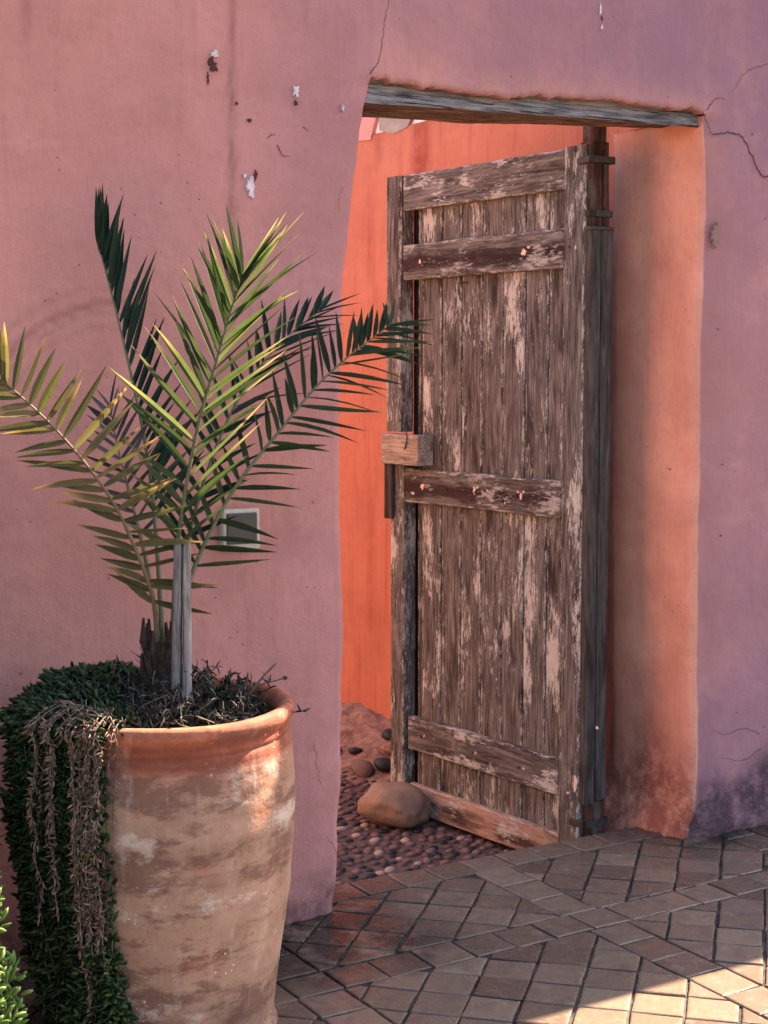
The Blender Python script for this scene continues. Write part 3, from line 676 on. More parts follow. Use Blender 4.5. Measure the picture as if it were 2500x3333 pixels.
crack([(-0.085, .50), (-.07, .40), (-.055, .36)], .0015, .001, 11); crack([(-.05, .23), (-.02, .19), (-.01, .12)], .0018, .001, 12)
crack([(1.36, .36), (1.42, .335), (1.50, .345), (1.57, .32)], .001, .002, 13); crack([(1.40, .26), (1.50, .24), (1.58, .27)], .001, .002, 14)
def flake(name, x, z, w, h, mat, seed, th=.0016, y=None, parent=wall, n=36):
    mb = MB(); top = []; base = []
    for i in range(n):
        a = 2 * math.pi * i / n; k = 0.44 + 0.30 * nz(math.cos(a) * 1.3 + seed, math.sin(a) * 1.3, seed) + .30 * nz(math.cos(a) * 3.1 + seed, math.sin(a) * 3.1, seed * 2) + .14 * nz(math.cos(a) * 8 + seed, math.sin(a) * 8, seed * 2); k = max(.15, k)
        xx = x + math.cos(a) * w * k / 2 * 1.5; zz = z + math.sin(a) * h * k / 2 * 1.5; yy = surf_y(xx, zz) if y is None else y
        top.append((xx, yy - th, zz)); base.append((xx + (xx - x) * .08, yy + .002, zz + (zz - z) * .08))
    mb.add(top + base, [tuple(range(n - 1, -1, -1))] + [(i, (i + 1) % n, n + (i + 1) % n, n + i) for i in range(n)]); return mb.build(name, mat, parent)
for x, z, w, h, mk, sd in ((-.360, 2.296, .030, .026, 'chip', 1.1), (-.368, 2.268, .030, .045, 'crack', 2.2), (-.380, 2.236, .006, .032, 'crack', 8.2), (-.131, 2.226, .022, .040, 'chip', 3.3), (-.129, 2.196, .010, .016, 'crack', 9.3),
                           (-.264, 1.972, .028, .058, 'chip', 4.7), (-.280, 2.000, .016, .012, 'chip', 5.1), (-.247, 2.004, .012, .03, 'crack', 5.4), (.008, 2.193, .012, .022, 'chip', 6.2), (.868, 2.548, .012, .045, 'chip', 7.6), (.875, 2.50, .010, .020, 'chip', 12.6),
                           (.874, 2.525, .012, .018, 'crack', 13.1), (1.336, 1.930, .040, .095, 'buff', 8.8), (-.265, 2.140, .014, .012, 'crack', 17.0), (-.30, 2.18, .010, .010, 'crack', 18.0), (1.17, 1.2, .006, .006, 'crack', 19.0)):
    flake('plaster_chip' if mk in ('chip', 'buff') else 'plaster_hole', x, z, w, h, M[mk], sd, .0035 if mk == 'crack' else .0052)
rs = random.Random(4)
for _ in range(16):
    x = rs.uniform(-1.0, .0) if rs.random() < .7 else rs.uniform(1.33, 1.6); z = rs.uniform(.3, 2.5)
    flake('nail_hole', x, z, rs.uniform(.003, .006), rs.uniform(.003, .008), M['crack'], rs.uniform(0, 50), .002, n=7)

# ================================================================== PASSAGE BEHIND
XS = 1.50; ZC = 2.548
def plain_wall(name, x0, y0, x1, y1, z0, z1, mat, th, nx=40, nzv=30, flip=False, amp=1.0):
    mb = MB(); vs = []; st = []; a = Vector((x0, y0, 0)); b = Vector((x1, y1, 0)); d = (b - a).normalized(); n = Vector((d.y, -d.x, 0)) * (-1 if flip else 1)
    for k in range(nzv + 1):
        for i in range(nx + 1):
            p = a + (b - a) * (i / nx); z = z0 + (z1 - z0) * k / nzv; s = p.x * 1.7 + p.y
            o = amp * (.012 * nz(s * 1.6, z * 1.4, 3) + .005 * nz(s * 5, z * 4, 8)); vs.append(tuple(p + n * o + Vector((0, 0, z))))
            q = 0
            for y0_, w_, zb_, a_ in ((1.97, .05, .55, 1.0), (1.93, .018, -.2, .6), (2.35, .03, .3, .5)):
                dd = abs(p.y - y0_ - .03 * nz(z * 2.2, y0_) - (.03 if z < .9 else 0)); q = max(q, a_ * max(0, min(1, (w_ - dd) / .012 + .3)) * (1 if z > zb_ and dd < w_ + .01 else 0))
            st.append(q if name == 'passage_wall' else 0)
    m = nx + 1; fs = []
    for k in range(nzv):
        for i in range(nx):
            f = (k * m + i, k * m + i + 1, (k + 1) * m + i + 1, (k + 1) * m + i); fs.append(f if flip else f[::-1])
    mb.add(vs, fs, 0, stain=st); o = -n * th
    v = [a + o + Vector((0, 0, z0)), b + o + Vector((0, 0, z0)), b + o + Vector((0, 0, z1)), a + o + Vector((0, 0, z1)), a + Vector((0, 0, z1)), b + Vector((0, 0, z1)), a + Vector((0, 0, z0)), b + Vector((0, 0, z0))]
    mb.add(v, [(0, 1, 2, 3), (3, 2, 5, 4), (0, 3, 4, 6), (1, 7, 5, 2)])
    return mb.build(name, mat, None, True)
side = tag(plain_wall('passage_wall', XS, 0.256, XS, 8.0, -.40, ZC, M['side'], .45, 120, 60, True), 'red-orange plastered passage wall behind the open door', 'wall')
opp = tag(plain_wall('courtyard_wall', -1.9, 8.0, -1.9, 0.27, -.40, 2.7, M['opp'], .35, 60, 20, True), 'sandy pink plastered wall facing the orange one across the passage', 'wall')
end = tag(plain_wall('courtyard_wall', 1.49, 8.0, -1.89, 8.0, -.40, 2.7, M['opp'], .35, 30, 20, False), 'sandy pink plastered wall closing the far end of the passage', 'wall')
# stone-clad upper storey above the passage wall: irregular stones in white mortar
clad = tag(slab('stone_clad_wall', XS + .012, XS + .42, .257, 7.9, ZC, 3.35, M['white']), 'white mortared stone cladding on top of the orange wall', 'wall')
y = 0.5; k = 0
while y < 4.2:
    w = random.uniform(.26, .42)
    for zz in (2.66, 2.95, 3.2):
        mb = MB(); n = 9; t = []; b = []
        for i in range(n):
            a = 2 * math.pi * i / n; q = 1 + .16 * nz(math.cos(a) + y * 3, math.sin(a) + zz * 5)
            ca, sa = math.cos(a), math.sin(a); e = max(abs(ca), abs(sa)) ** .8; yy = y + w / 2 + ca / e * (w / 2 - .014) * q; z2 = zz + sa / e * .125 * q
            t.append((XS - .006, yy, z2)); b.append((XS + .03, yy, z2))
        mb.add(t + b, [tuple(range(n))] + [(i, n + i, n + (i + 1) % n, (i + 1) % n) for i in range(n)])
        k += 1; mb.build('cladding_stone', M['stone_pink'] if (k % 2 == 0) else M['stone_grey'], clad)
    y += w
# earth and stones heaped at the foot of the passage wall
mb = MB(); nxg, nyg = 30, 70; vs = []
for i in range(nxg + 1):
    for j in range(nyg + 1):
        u = i / nxg; x = 1.0 + u * (XS + .03 - 1.0); yv = 1.45 + 3.4 * j / nyg
        edge = min(1, j / 10)
        h = FLOOR2 - .006 + edge * (.135 * u ** 1.3 + u * (.040 * nz(x * 7, yv * 5) + .040 * nz(x * 15, yv * 11, 2) + .022 * nz(x * 37, yv * 29, 5)))
        vs.append((x, yv, h))
m = nyg + 1
mb.add(vs, [(i * m + j, (i + 1) * m + j, (i + 1) * m + j + 1, i * m + j + 1) for i in range(nxg) for j in range(nyg)])
tag(mb.build('earth_bank', M['rubble'], None, True), kind='structure')
def stone_mesh(name, seed, mat, rx, ry, rz, lump=.22, sub=3):
    bm = bmesh.new(); bmesh.ops.create_icosphere(bm, subdivisions=sub, radius=1)
    for v in bm.verts:
        c = v.co; k = 1 + lump * nz(c.x * 1.1 + seed, c.y * 1.1, c.z * 1.1) + lump * .4 * nz(c.x * 2.7, c.y * 2.7 + seed, c.z * 2.7)
        v.co = Vector((c.x * rx, c.y * ry, c.z * rz)) * k
    me = bpy.data.meshes.new(name); bm.to_mesh(me); bm.free(); me.materials.append(mat)
    me.polygons.foreach_set('use_smooth', [True] * len(me.polygons)); return me
sm = [stone_mesh('rubble_stone', 3.3 * i, M[mk], .055, .045, .03, .3, 2) for i, mk in enumerate(('rubble', 'peb_rose', 'peb_brown', 'peb_black'))]
for i in range(22):
    u = random.random(); x = 1.05 + .42 * u; yv = random.uniform(1.6, 3.3); o = link('rubble_stone', sm[i % 4 if i % 5 else 3])
    s = random.uniform(.5, 1.15); o.scale = (s, s, s); o.location = (x, yv, FLOOR2 + .135 * ((x - 1) / .53) ** 1.3 + .012); o.rotation_euler = (random.uniform(-.3, .3), random.uniform(-.3, .3), random.uniform(0, 6))
    mk = o.data.materials[0].name
    word = 'black' if 'black' in mk else 'rose brown' if 'rose' in mk else 'dull brown' if 'brown' in mk else 'earthy red'
    tag(o, 'small %s stone lying on the earth at the foot of the orange wall' % word, 'stone', word + ' stones at the foot of the orange wall')

# ================================================================== DOOR
HINGE = Vector((1.0673, 0.270, 0)); DTH = R(96)
door = empty('wooden_door', HINGE + Vector((0, 0, -0.148)), DTH); DZ = 0.148
tag(door, 'weathered brown plank door standing open in the doorway', 'door')
def board(name, s0, s1, z0, z1, t0, t1, mat, axis='z', parent=door, bev=.003, seed=None, wob=.0012, n=None, bow=0.0):
    seed = random.uniform(0, 99) if seed is None else seed
    L0, L1 = (z0, z1) if axis == 'z' else (s0, s1); n = n or max(3, int((L1 - L0) / .16)); vs = []; ed = []
    A0, A1 = (s0, s1) if axis == 'z' else (z0, z1)
    for i in range(n + 1):
        q = L0 + (L1 - L0) * i / n
        e0 = A0 + wob * 1.4 * nz(q * 7, seed); e1 = A1 + wob * 1.4 * nz(q * 7, seed + 20); tt = t1 + wob * nz(q * 4, seed + 40) + bow * (1 - (2 * i / n - 1) ** 2)
        for (c, t, ee) in ((e0, t0, 0), (e0, tt - bev, 1), (e0 + bev, tt, 1), (e0 + bev + .005, tt, 0), (e1 - bev - .005, tt, 0), (e1 - bev, tt, 1), (e1, tt - bev, 1), (e1, t0, 0)):
            vs.append((c, t, q + DZ) if axis == 'z' else (q, t, c + DZ)); ed.append(float(ee))
    m = 8; fs = []
    for i in range(n):
        for j in range(m): fs.append((i * m + j, i * m + (j + 1) % m, (i + 1) * m + (j + 1) % m, (i + 1) * m + j))
    fs += [tuple(reversed(range(m))), tuple(n * m + j for j in range(m))]
    if axis == 'z': fs = [f[::-1] for f in fs]
    mb = MB(); mb.add(vs, fs, 0, edge=ed); return mb.build(name, mat, parent)
joints = [0.889, .780, .671, .557, .445, .333, .220, .118]
TB = -0.022                                         # the planks lie behind the rails
for i in range(len(joints) - 1):
    g = .0026; board('plank', joints[i + 1] + g, joints[i] - g, -.140, 2.19, TB - .024, TB + random.uniform(-.003, .003), M['wood_v'], 'z', bev=.0035, n=16)
board('plank', .893, .926, -.140, 2.19, TB - .03, TB - .010, M['wood_dark'], 'z')
board('plank', .110, .1165, -.140, 2.19, TB - .024, TB - .004, M['wood_dark'], 'z')
board('backing_board', .905, .995, -.140, 2.195, TB - .055, TB - .040, M['gap'], 'z')  # carries the painted dark of the gap beside the lock stile
# rails
for nm_, s1, z0, z1, t1, mk in (('top_rail', .970, 2.086, 2.213, .004, 'wood_h'), ('upper_rail', .968, 1.835, 1.962, .006, 'wood_nail'), ('middle_rail', .955, 1.020, 1.144, .006, 'wood_nail'), ('lower_rail', .935, .090, .216, .006, 'wood_h'), ('bottom_rail', .930, -.147, -.039, .004, 'rail_warm_lit')):
    board(nm_, .1215, s1, z0, z1, TB + .0025, t1, M[mk], 's', bev=.0045, n=12, wob=.002)
board('hinge_stile', .024, .119, -.147, 2.216, -.046, .010, M['wood_v'], 'z', bev=.004, n=16)
# lock stile in two lengths with the wooden lock block between
board('lock_stile', .979, 1.066, 1.278, 2.214, -.050, .012, M['wood_v'], 'z', bev=.006, n=8)
board('lock_stile', .965, 1.045, -.147, 1.158, -.050, .008, M['wood_v'], 'z', bev=.005, n=10)
board('patch_slat', 1.015, 1.062, .952, 1.160, .011, .024, M['wood_grey'], 'z', bev=.002)
blk = board('lock_block', .822, 1.040, 1.160, 1.270, TB + .004, .052, M['block'], 's', bev=.004, n=5)
def dflake(name, s, z, w, h, seed, mat, t, parent=door, n=13):
    mb = MB(); top = []; base = []
    for i in range(n):
        a = 2 * math.pi * i / n; k = .62 + .5 * nz(math.cos(a) * 1.6 + seed, math.sin(a) * 1.6, seed) + .25 * nz(math.cos(a) * 5 + seed, math.sin(a) * 5, seed)
        top.append((s + math.cos(a) * w * k * .75, t + .002, z + DZ + math.sin(a) * h * k * .75)); base.append((top[-1][0], t - .004, top[-1][2]))
    mb.add(top + base, [tuple(range(n))] + [(i, n + i, n + (i + 1) % n, (i + 1) % n) for i in range(n)]); return mb.build(name, mat, parent)
def dpix(px, py, t=0.0):                            # pixel on the door's face
    d = Vector((math.cos(DTH), math.sin(DTH), 0)); nn = Vector((-d.y, d.x, 0)); r = ray(px, py); h = HINGE + nn * t
    P = C0 + r * (nn.dot(Vector((h.x - C0.x, h.y - C0.y, 0))) / nn.dot(Vector((r.x, r.y, 0)))); return (P - h).dot(d), P.z
def nail(s, z, r=.006, t=.006, mat='rust'):
    mb = MB(); n = 8; vs = [(s + r * k * math.cos(2 * math.pi * i / n), t + y, z + DZ + r * k * math.sin(2 * math.pi * i / n)) for k, y in ((1, 0), (.85, .0022), (.4, .0032)) for i in range(n)]
    mb.add(vs, [(j * n + i, (j + 1) * n + i, (j + 1) * n + (i + 1) % n, j * n + (i + 1) % n) for j in range(2) for i in range(n)] + [tuple(range(2 * n, 3 * n))]); mb.build('nail_head', M[mat], door)
c1 = lambda x, y: (1100 + x * .844, 150 + y * .844); c2 = lambda x, y: (1100 + x * .844, 1200 + y * .844); c3 = lambda x, y: (1000 + x * .904, 2200 + y * .904)
fl = [(c1(315, 832), .012, .014, 'filler'), (c1(517, 818), .014, .016, 'rust'), (c1(715, 795), .022, .024, 'filler'), (c1(735, 775), .014, .010, 'filler'), (c1(920, 778), .008, .013, 'chip'),
      (c2(325, 455), .019, .022, 'filler'), (c2(290, 480), .026, .010, 'chip'), (c2(525, 470), .014, .026, 'filler'), (c2(537, 458), .012, .010, 'filler'), (c2(575, 468), .007, .007, 'filler'), (c2(548, 480), .010, .012, 'rust'),
      (c2(705, 490), .013, .024, 'filler'), (c2(693, 475), .010, .008, 'filler'), (c2(715, 475), .008, .010, 'filler'), (c2(643, 518), .008, .010, 'chip'), (c2(922, 511), .007, .011, 'chip'),
      (c3(420, 217), .010, .011, 'filler'), (c3(605, 278), .010, .010, 'chip'), (c3(778, 333), .010, .010, 'filler'), (c3(1045, 187), .008, .009, 'filler'), (c3(940, 420), .010, .010, 'filler')]
for (p, w, h, mk) in fl:
    s, z = dpix(*p, .008); dflake('nail_patch', s, z, w, h, p[0] * .37, M[mk], .010 if s < .12 else .006)
s, z = dpix(*c3(968, 388), .008); dflake('filler_patch', s, z, .015, .048, 4.4, M['filler'], .0105)
for p in (c1(517, 818), c1(340, 840), c1(820, 790), c2(640, 480), c2(430, 465), c3(420, 217), c3(605, 278), c3(770, 330), c1(905, 775), c2(540, 476), c2(700, 488)):
    s, z = dpix(*p); nail(s + .004, z, random.uniform(.004, .007), .009)
# dark worn hollow where the rail nails bled
s, z = dpix(*c1(465, 910)); dflake('worn_slot', s, z, .058, .006, 3.3, M['crack'], TB + .003)
# bent iron wires of the latch
def wire(pix, t, r=.0024):
    mb = MB(); P = [dpix(x, y, tt) for (x, y), tt in zip(pix, t)]; tube(mb, spline([(a, tt, b + DZ) for (a, b), tt in zip(P, t)], 14), r, 6); return mb.build('iron_wire', M['iron'], door, True)
e4 = lambda x, y: (1200 + x * .2411, 1250 + y * .2411)
wire([e4(965, 295), e4(950, 340), e4(985, 520), e4(990, 700), e4(955, 870), e4(975, 1020), e4(1005, 1090)], [-.012, -.004, .006, .012, .008, .002, -.010])
wire([e4(420, 330), e4(445, 420), e4(480, 560), e4(515, 690), e4(510, 800), e4(480, 880)], [.016, .022, .028, .055, .058, .054])
# pivot post: the hinge side is a stout rounded post shod with iron straps
PXW = Vector((1.105, .300, 0))
post = empty('pivot_post', (0, 0, 0)); post.parent = door; post.matrix_parent_inverse = Matrix.Identity(4)
bpy.data.objects.remove(post)
def wpost(name, x0, x1, y0, y1, z0, z1, mat, parent=door, rnd=.012, taper=1.0, n=10, groove=None, tilt=0.0, shear_bottom=0.0, seed=1):
    # an upright timber given in wall axes, turned into the door's own axes
    mb = MB(); inv = Matrix.Rotation(-DTH, 3, 'Z'); vs = []
    xs, ys = (x0 + x1) / 2, (y0 + y1) / 2; hx, hy = (x1 - x0) / 2, (y1 - y0) / 2
    prof = []
    for cx, cy, a0 in ((1, -1, -90), (1, 1, 0), (-1, 1, 90), (-1, -1, 180)):
        for q in range(4): a = R(a0 + 30 * q); prof.append((cx * (hx - rnd) + rnd * math.cos(a), cy * (hy - rnd) + rnd * math.sin(a)))
    if groove is not None:
        gx = groove; prof = prof[:-1] + prof[-1:] + [(gx - .004, -hy), (gx, -hy + .010), (gx + .004, -hy)]
    m = len(prof)
    for i in range(n + 1):
        t = i / n; z = z0 + (z1 - z0) * t; k = 1 + (taper - 1) * t; w = .0022 * nz(z * 5, seed * 7.7); 
        for (a, b) in prof:
            zz = z + (shear_bottom * (a / hx) if i == 0 else 0)
            p = inv @ (Vector((xs + a * k + w + tilt * t, ys + b * k + .0022 * nz(z * 6, seed * 3.3), 0)) - Vector((HINGE.x, HINGE.y, 0))); vs.append((p.x, p.y, zz + DZ))
    fs = [(i * m + j, i * m + (j + 1) % m, (i + 1) * m + (j + 1) % m, (i + 1) * m + j) for i in range(n) for j in range(m)]
    fs += [tuple(reversed(range(m))), tuple(n * m + j for j in range(m))]
    mb.add(vs, fs, 0, edge=0.0); return mb.build(name, mat, parent)
wpost('pivot_post', 1.060, 1.152, .262, .350, .095, 1.952, M['wood_grey'], groove=-.006, n=16, seed=2, shear_bottom=.008)
up = wpost('pivot_head', 1.064, 1.148, .270, .350, 1.9535, 2.225, M['wood_red'], n=8, taper=.90, rnd=.02, groove=.006, seed=4)
wpost('pivot_stub', 1.078, 1.138, .275, .348, 2.20, 2.345, M['wood_red'], n=4, rnd=.022, seed=6)
dn = wpost('pivot_foot', 1.074, 1.160, .266, .350, -.163, .092, M['wood_red'], n=6, rnd=.028, seed=8)
def strap(z0, z1, x0, x1, y0, y1, parent, mat='iron'):
    o = wpost('iron_strap', x0, x1, y0, y1, z0, z1, M[mat], n=2, rnd=.018, seed=3); return o
strap(2.158, 2.178, 1.052, 1.158, .258, .36, up); strap(1.990, 2.010, 1.058, 1.154, .2635, .356, up, 'wood_grey'); strap(1.948, 1.958, 1.055, 1.156, .257, .356, up)
strap(.010, .032, 1.068, 1.166, .260, .356, dn); strap(-.06, -.04, 1.068, 1.166, .260, .356, dn)
def tongue(s0, s1, z0, z1, t):
    board('strap_tongue', s0, s1, z0, z1, t - .004, t + .004, M['iron'], 's', n=3, wob=.003)
tongue(-.002, .050, 2.155, 2.176, .014); tongue(-.002, .055, .012, .036, .014)

# ---- round stone that props the door open
sto = link('door_stone', stone_mesh('door_stone', 5.1, M['rock'], .135, .100, .076, .24, 4))
pr = on_ground(1288, 2640, -.155)
sto.location = (0.852, 1.112, FLOOR2 + .080); sto.rotation_euler = (R(6), R(9), WAZ - R(84))
tag(sto, 'smooth rounded brown stone propping the door open', 'stone')

# ---- electric box on the wall behind the palm
bx = tag(empty('electric_box', (-.308, 0, 1.091)), 'small cream framed electric box on the wall behind the palm', 'electric box')
def rbox(name, x0, x1, y0, y1, z0, z1, mat, parent, r=.008):
    bm = bmesh.new(); bmesh.ops.create_cube(bm, size=1)
    for v in bm.verts: v.co = Vector(((x0 + x1) / 2 + v.co.x * (x1 - x0), (y0 + y1) / 2 + v.co.y * (y1 - y0), (z0 + z1) / 2 + v.co.z * (z1 - z0)))
    bmesh.ops.bevel(bm, geom=list(bm.edges), offset=r, segments=3, affect='EDGES', profile=.5)
    me = bpy.data.meshes.new(name); bm.to_mesh(me); bm.free(); return link(name, me, mat, parent)
wy0 = wave(-.308, 1.09)
rbox('frame', -.053, .053, wy0 - .022, wy0 + .02, -.053, .055, M['plastic'], bx, .006)
rbox('cover', -.043, .043, wy0 - .0265, wy0 - .010, -.036, .045, M['cover'], bx, .003)

# ================================================================== POT
DEP = 3.42
PC = at_depth(548, 3340, DEP); PC.z = 0
def pot_r(px, py):
    a = at_depth(px, py, DEP); b = at_depth(548, py, DEP); return (a - b).length, a.z
prof = [pot_r(*q) for q in ((904, 3326), (896, 3300), (893, 3260), (912, 3127), (928, 3028), (949, 2895), (959, 2762), (969, 2630), (970, 2540), (966, 2440), (959, 2385))]
rimr, rimz = pot_r(972, 2292)
pot = empty('plant_pot', PC); tag(pot, 'large weathered terracotta pot holding the palm beside the doorway', 'plant pot')
P2 = [(prof[0][0] - .03, 0.0), (prof[0][0] - .004, .001), (prof[0][0], .012)] + [(r, max(z, .016)) for r, z in prof[1:]]
zc = P2[-1][1]
P2 += [(P2[-1][0] - .002, zc + .006), (P2[-1][0] - .0055, zc + .009), (P2[-1][0] - .002, zc + .012), (P2[-1][0] - .003, rimz - .045), (rimr - .012, rimz - .034), (rimr - .003, rimz - .022), (rimr, rimz - .010), (rimr - .002, rimz + .001), (rimr - .010, rimz + .008), (rimr - .022, rimz + .008), (rimr - .034, rimz), (rimr - .042, rimz - .02), (rimr - .044, rimz - .12)]
fineP = []
for i in range(len(P2) - 1):
    a, b = P2[i], P2[i + 1]; n = max(1, int(math.hypot(b[0] - a[0], b[1] - a[1]) / .012))
    for j in range(n): t = j / n; fineP.append((a[0] + (b[0] - a[0]) * t, a[1] + (b[1] - a[1]) * t))
fineP.append(P2[-1])
mb = MB(); ns = 128; vs = []
for (r, z) in fineP:
    for j in range(ns):
        a = 2 * math.pi * j / ns; k = 1 + .006 * nz(math.cos(a) * 1.2, math.sin(a) * 1.2, z * 3) + .0035 * nz(math.cos(a) * .4, math.sin(a) * .4, z * 38) + .0022 * nz(math.cos(a) * 6, math.sin(a) * 6, z * 30)
        vs.append((r * k * math.cos(a), r * k * math.sin(a), z + .003 * nz(math.cos(a) * 1.5, math.sin(a) * 1.5, 4) * (z > .5)))
fs = [(i * ns + j, i * ns + (j + 1) % ns, (i + 1) * ns + (j + 1) % ns, (i + 1) * ns + j) for i in range(len(fineP) - 1) for j in range(ns)]
mb.add(vs, fs); mb.build('pot_body', M['pot'], pot, True)
def pot_rad(z): return interp(z, [p[1] for p in P2[2:14]], [p[0] for p in P2[2:14]])
mb = MB(); vs = [(0, 0, rimz - .035)]
for q in range(1, 7):
    for j in range(40):
        a = 2 * math.pi * j / 40; r = (rimr - .043) * q / 6; vs.append((r * math.cos(a), r * math.sin(a), rimz - .05 + .02 * (1 - q / 6) + .018 * nz(r * 20, a * 3)))
fs = [(0, 1 + j, 1 + (j + 1) % 40) for j in range(40)] + [(1 + (q * 40) + j, 1 + (q + 1) * 40 + j, 1 + (q + 1) * 40 + (j + 1) % 40, 1 + q * 40 + (j + 1) % 40) for q in range(5) for j in range(40)]
mb.add(vs, fs); mb.build('soil', M['soil'], pot, True)

# ---- stake: a split grey pole
stk = empty('wooden_stake', at_depth(588, 2338, DEP - .07)); tag(stk, 'split grey wooden stake standing in the terracotta pot', 'stake')
b0 = stk.location.copy(); b0z = rimz - .06; tp = at_depth(594, 1756, DEP - .055); stk.location.z = b0z
def half(x0, x1, ztop, mat, nm_, seed):
    mb = MB(); n = 14; vs = []; H = tp.z - b0z; m = 10
    for i in range(n + 1):
        t = i / n; k = 1.0 - .22 * t; off = (tp - b0); cx = off.x * t; cy = off.y * t
        for j in range(m):
            a = 2 * math.pi * j / m; u = (x0 + x1) / 2 + (x1 - x0) / 2 * math.copysign(abs(math.cos(a)) ** .7, math.cos(a)); v = .021 * math.copysign(abs(math.sin(a)) ** .8, math.sin(a))
            u = u * k + .0014 * nz(t * 6, seed) ; v = v * k
            z = min(H * t, H + ztop) + (.004 * nz(u * 90, v * 90, seed) if i == n else 0)
            q = RT * u + FW * v; vs.append((cx + q.x, cy + q.y, z))
    mb.add(vs, [(i * m + j, i * m + (j + 1) % m, (i + 1) * m + (j + 1) % m, (i + 1) * m + j) for i in range(n) for j in range(m)] + [tuple(reversed(range(m))), tuple(n * m + j for j in range(m))], 0, edge=0.0); mb.build(nm_, mat, stk)
half(-.0240, .0010, 0, M['stake'], 'half_pole', 1.1); half(.0022, .0245, -.004, M['stake'], 'half_pole', 5.4)

# ================================================================== PALM
palm = empty('palm_plant', PC + Vector((0, 0, rimz - .04)) - RT * .018); tag(palm, 'young date palm with spreading fronds growing from the terracotta pot', 'palm')
PL = palm.location
def loc(v): return Vector(v) - PL
mb = MB(); tr0 = at_depth(520, 2330, DEP); tr1 = at_depth(525, 2085, DEP)
tp_ = spline([loc((tr0.x, tr0.y, rimz - .06)), loc(tr0 * .5 + tr1 * .5), loc(tr1)], 10)
tube(mb, tp_, [.036, .036, .035, .034, .033, .031, .029, .026, .022, .016], 14)
mb.build('trunk', M['fibre'], palm, True)
for i in range(26):                                  # old leaf bases
    t = random.uniform(.15, .85); p = tp_[int(t * 9)]; a = random.uniform(0, 6.28); d = Vector((math.cos(a), math.sin(a), 0)); L = random.uniform(.05, .11)
    mb = MB(); tube(mb, [p + d * .022, p + d * .040 + Vector((0, 0, L * .5)), p + d * random.uniform(.03, .055) + Vector((0, 0, L))], [.009, .0075, .003], 5); mb.build('leaf_base', M['fibre'], palm)
mb = MB()
for i in range(70):
    p = tp_[random.randint(1, 8)]; a = random.uniform(0, 6.28); d = Vector((math.cos(a), math.sin(a), 0)); L = random.uniform(.02, .06)
    tube(mb, [p + d * .028, p + d * .040 + Vector((0, 0, L * .6)), p + d * random.uniform(.03, .07) + Vector((random.uniform(-.01, .01), 0, L))], [.0014, .001, .0005], 4, cap=False)
tag(mb.build('fibres', M['fibre'], palm), kind='stuff')
def leaflet(mb, b, d, L, w, nrm, fold=.35, droop=0.0, rnd=.5, curl=0.0):
    d = d.normalized(); sd = d.cross(nrm).normalized(); up = sd.cross(d).normalized()
    st = ((0, .30), (.10, .75), (.28, 1.0), (.52, .88), (.76, .52), (.92, .20), (1.0, .02)); vs = []; ta = []
    for t, k in st:
        c = b + d * (L * t) + Vector((0, 0, -droop * L * t * t)) + up * (curl * L * t * t)
        hw = w * k / 2; lift = hw * fold * 1.6
        vs += [c - sd * hw + up * lift, c, c + sd * hw + up * lift]; ta += [t] * 3
    fs = []
    for i in range(len(st) - 1):
        fs += [(3 * i, 3 * i + 1, 3 * i + 4, 3 * i + 3), (3 * i + 1, 3 * i + 2, 3 * i + 5, 3 * i + 4)]
    mb.add(vs, fs, 0, rnd=rnd, t=ta)
def frond(ctrl, n, lenL, lenR, alL, alR, mat, rmat, N, t0=.12, tlen=1.0, wid=.011, beta=.25, fold=.35, r0=.0065, tiplen=.1, sdl=1, jit=.09, base_len=.55, rr=(0, 1), label=None, lift=(0, 0), vee=.35):
    rg = random.Random(sdl); P = [loc(p) for p in ctrl]; S = spline(P, 40)
    mb = MB(); k = len(S); tube(mb, S, [r0 * (1 - .82 * (i / (k - 1)) ** .8) for i in range(k)], 7)
    fr = mb.build('frond', rmat, palm, True)
    if label: fr['label'] = label
    N = Vector(N).normalized()
    for i in range(n):
        u = i / (n - 1)
        for sgn in (-1, 1):
            al0, al1 = (alL if sgn < 0 else alR); Lm = lenL if sgn < 0 else lenR
            if Lm <= 0: continue
            t = t0 + (tlen - t0) * u + rg.uniform(-.010, .010) + (.006 if sgn > 0 else 0); t = min(t, .995); q = t * (k - 1); j = min(int(q), k - 2); b = S[j].lerp(S[j + 1], q - j)
            T = (S[min(j + 2, k - 1)] - S[max(j - 1, 0)]).normalized(); Bv = T.cross(N).normalized(); N2 = Bv.cross(T)
            al = R(al0 + (al1 - al0) * u + rg.uniform(-9, 9)); be = beta + rg.uniform(-.32, .32)
            d = T * math.cos(al) + (Bv * sgn * math.cos(be) + N2 * math.sin(be)) * math.sin(al)
            d = d + Vector((0, 0, lift[0] if sgn < 0 else lift[1]))
            L = Lm * interp(u, [0, .18, .45, .75, 1], [base_len, .88, 1, .86, .60]) * rg.uniform(.78, 1.12)
            nr = (N2 * .8 + Bv * -sgn * vee + Vector((rg.uniform(-.5, .5), rg.uniform(-.5, .5), rg.uniform(-.35, .35)))).normalized()
            ml = MB(); leaflet(ml, b, d, L, wid * rg.uniform(.85, 1.15), nr, fold, rg.uniform(-.04, .12), rr[0] + (rr[1] - rr[0]) * rg.random(), rg.uniform(-.10, .10))
            ml.build('leaflet', mat, fr)
    return fr
CAMD = -FW; SB = PC + Vector((0, 0, 0))
def P(px, py, Y): return on_y(px, py, Y)
y0 = PC.y
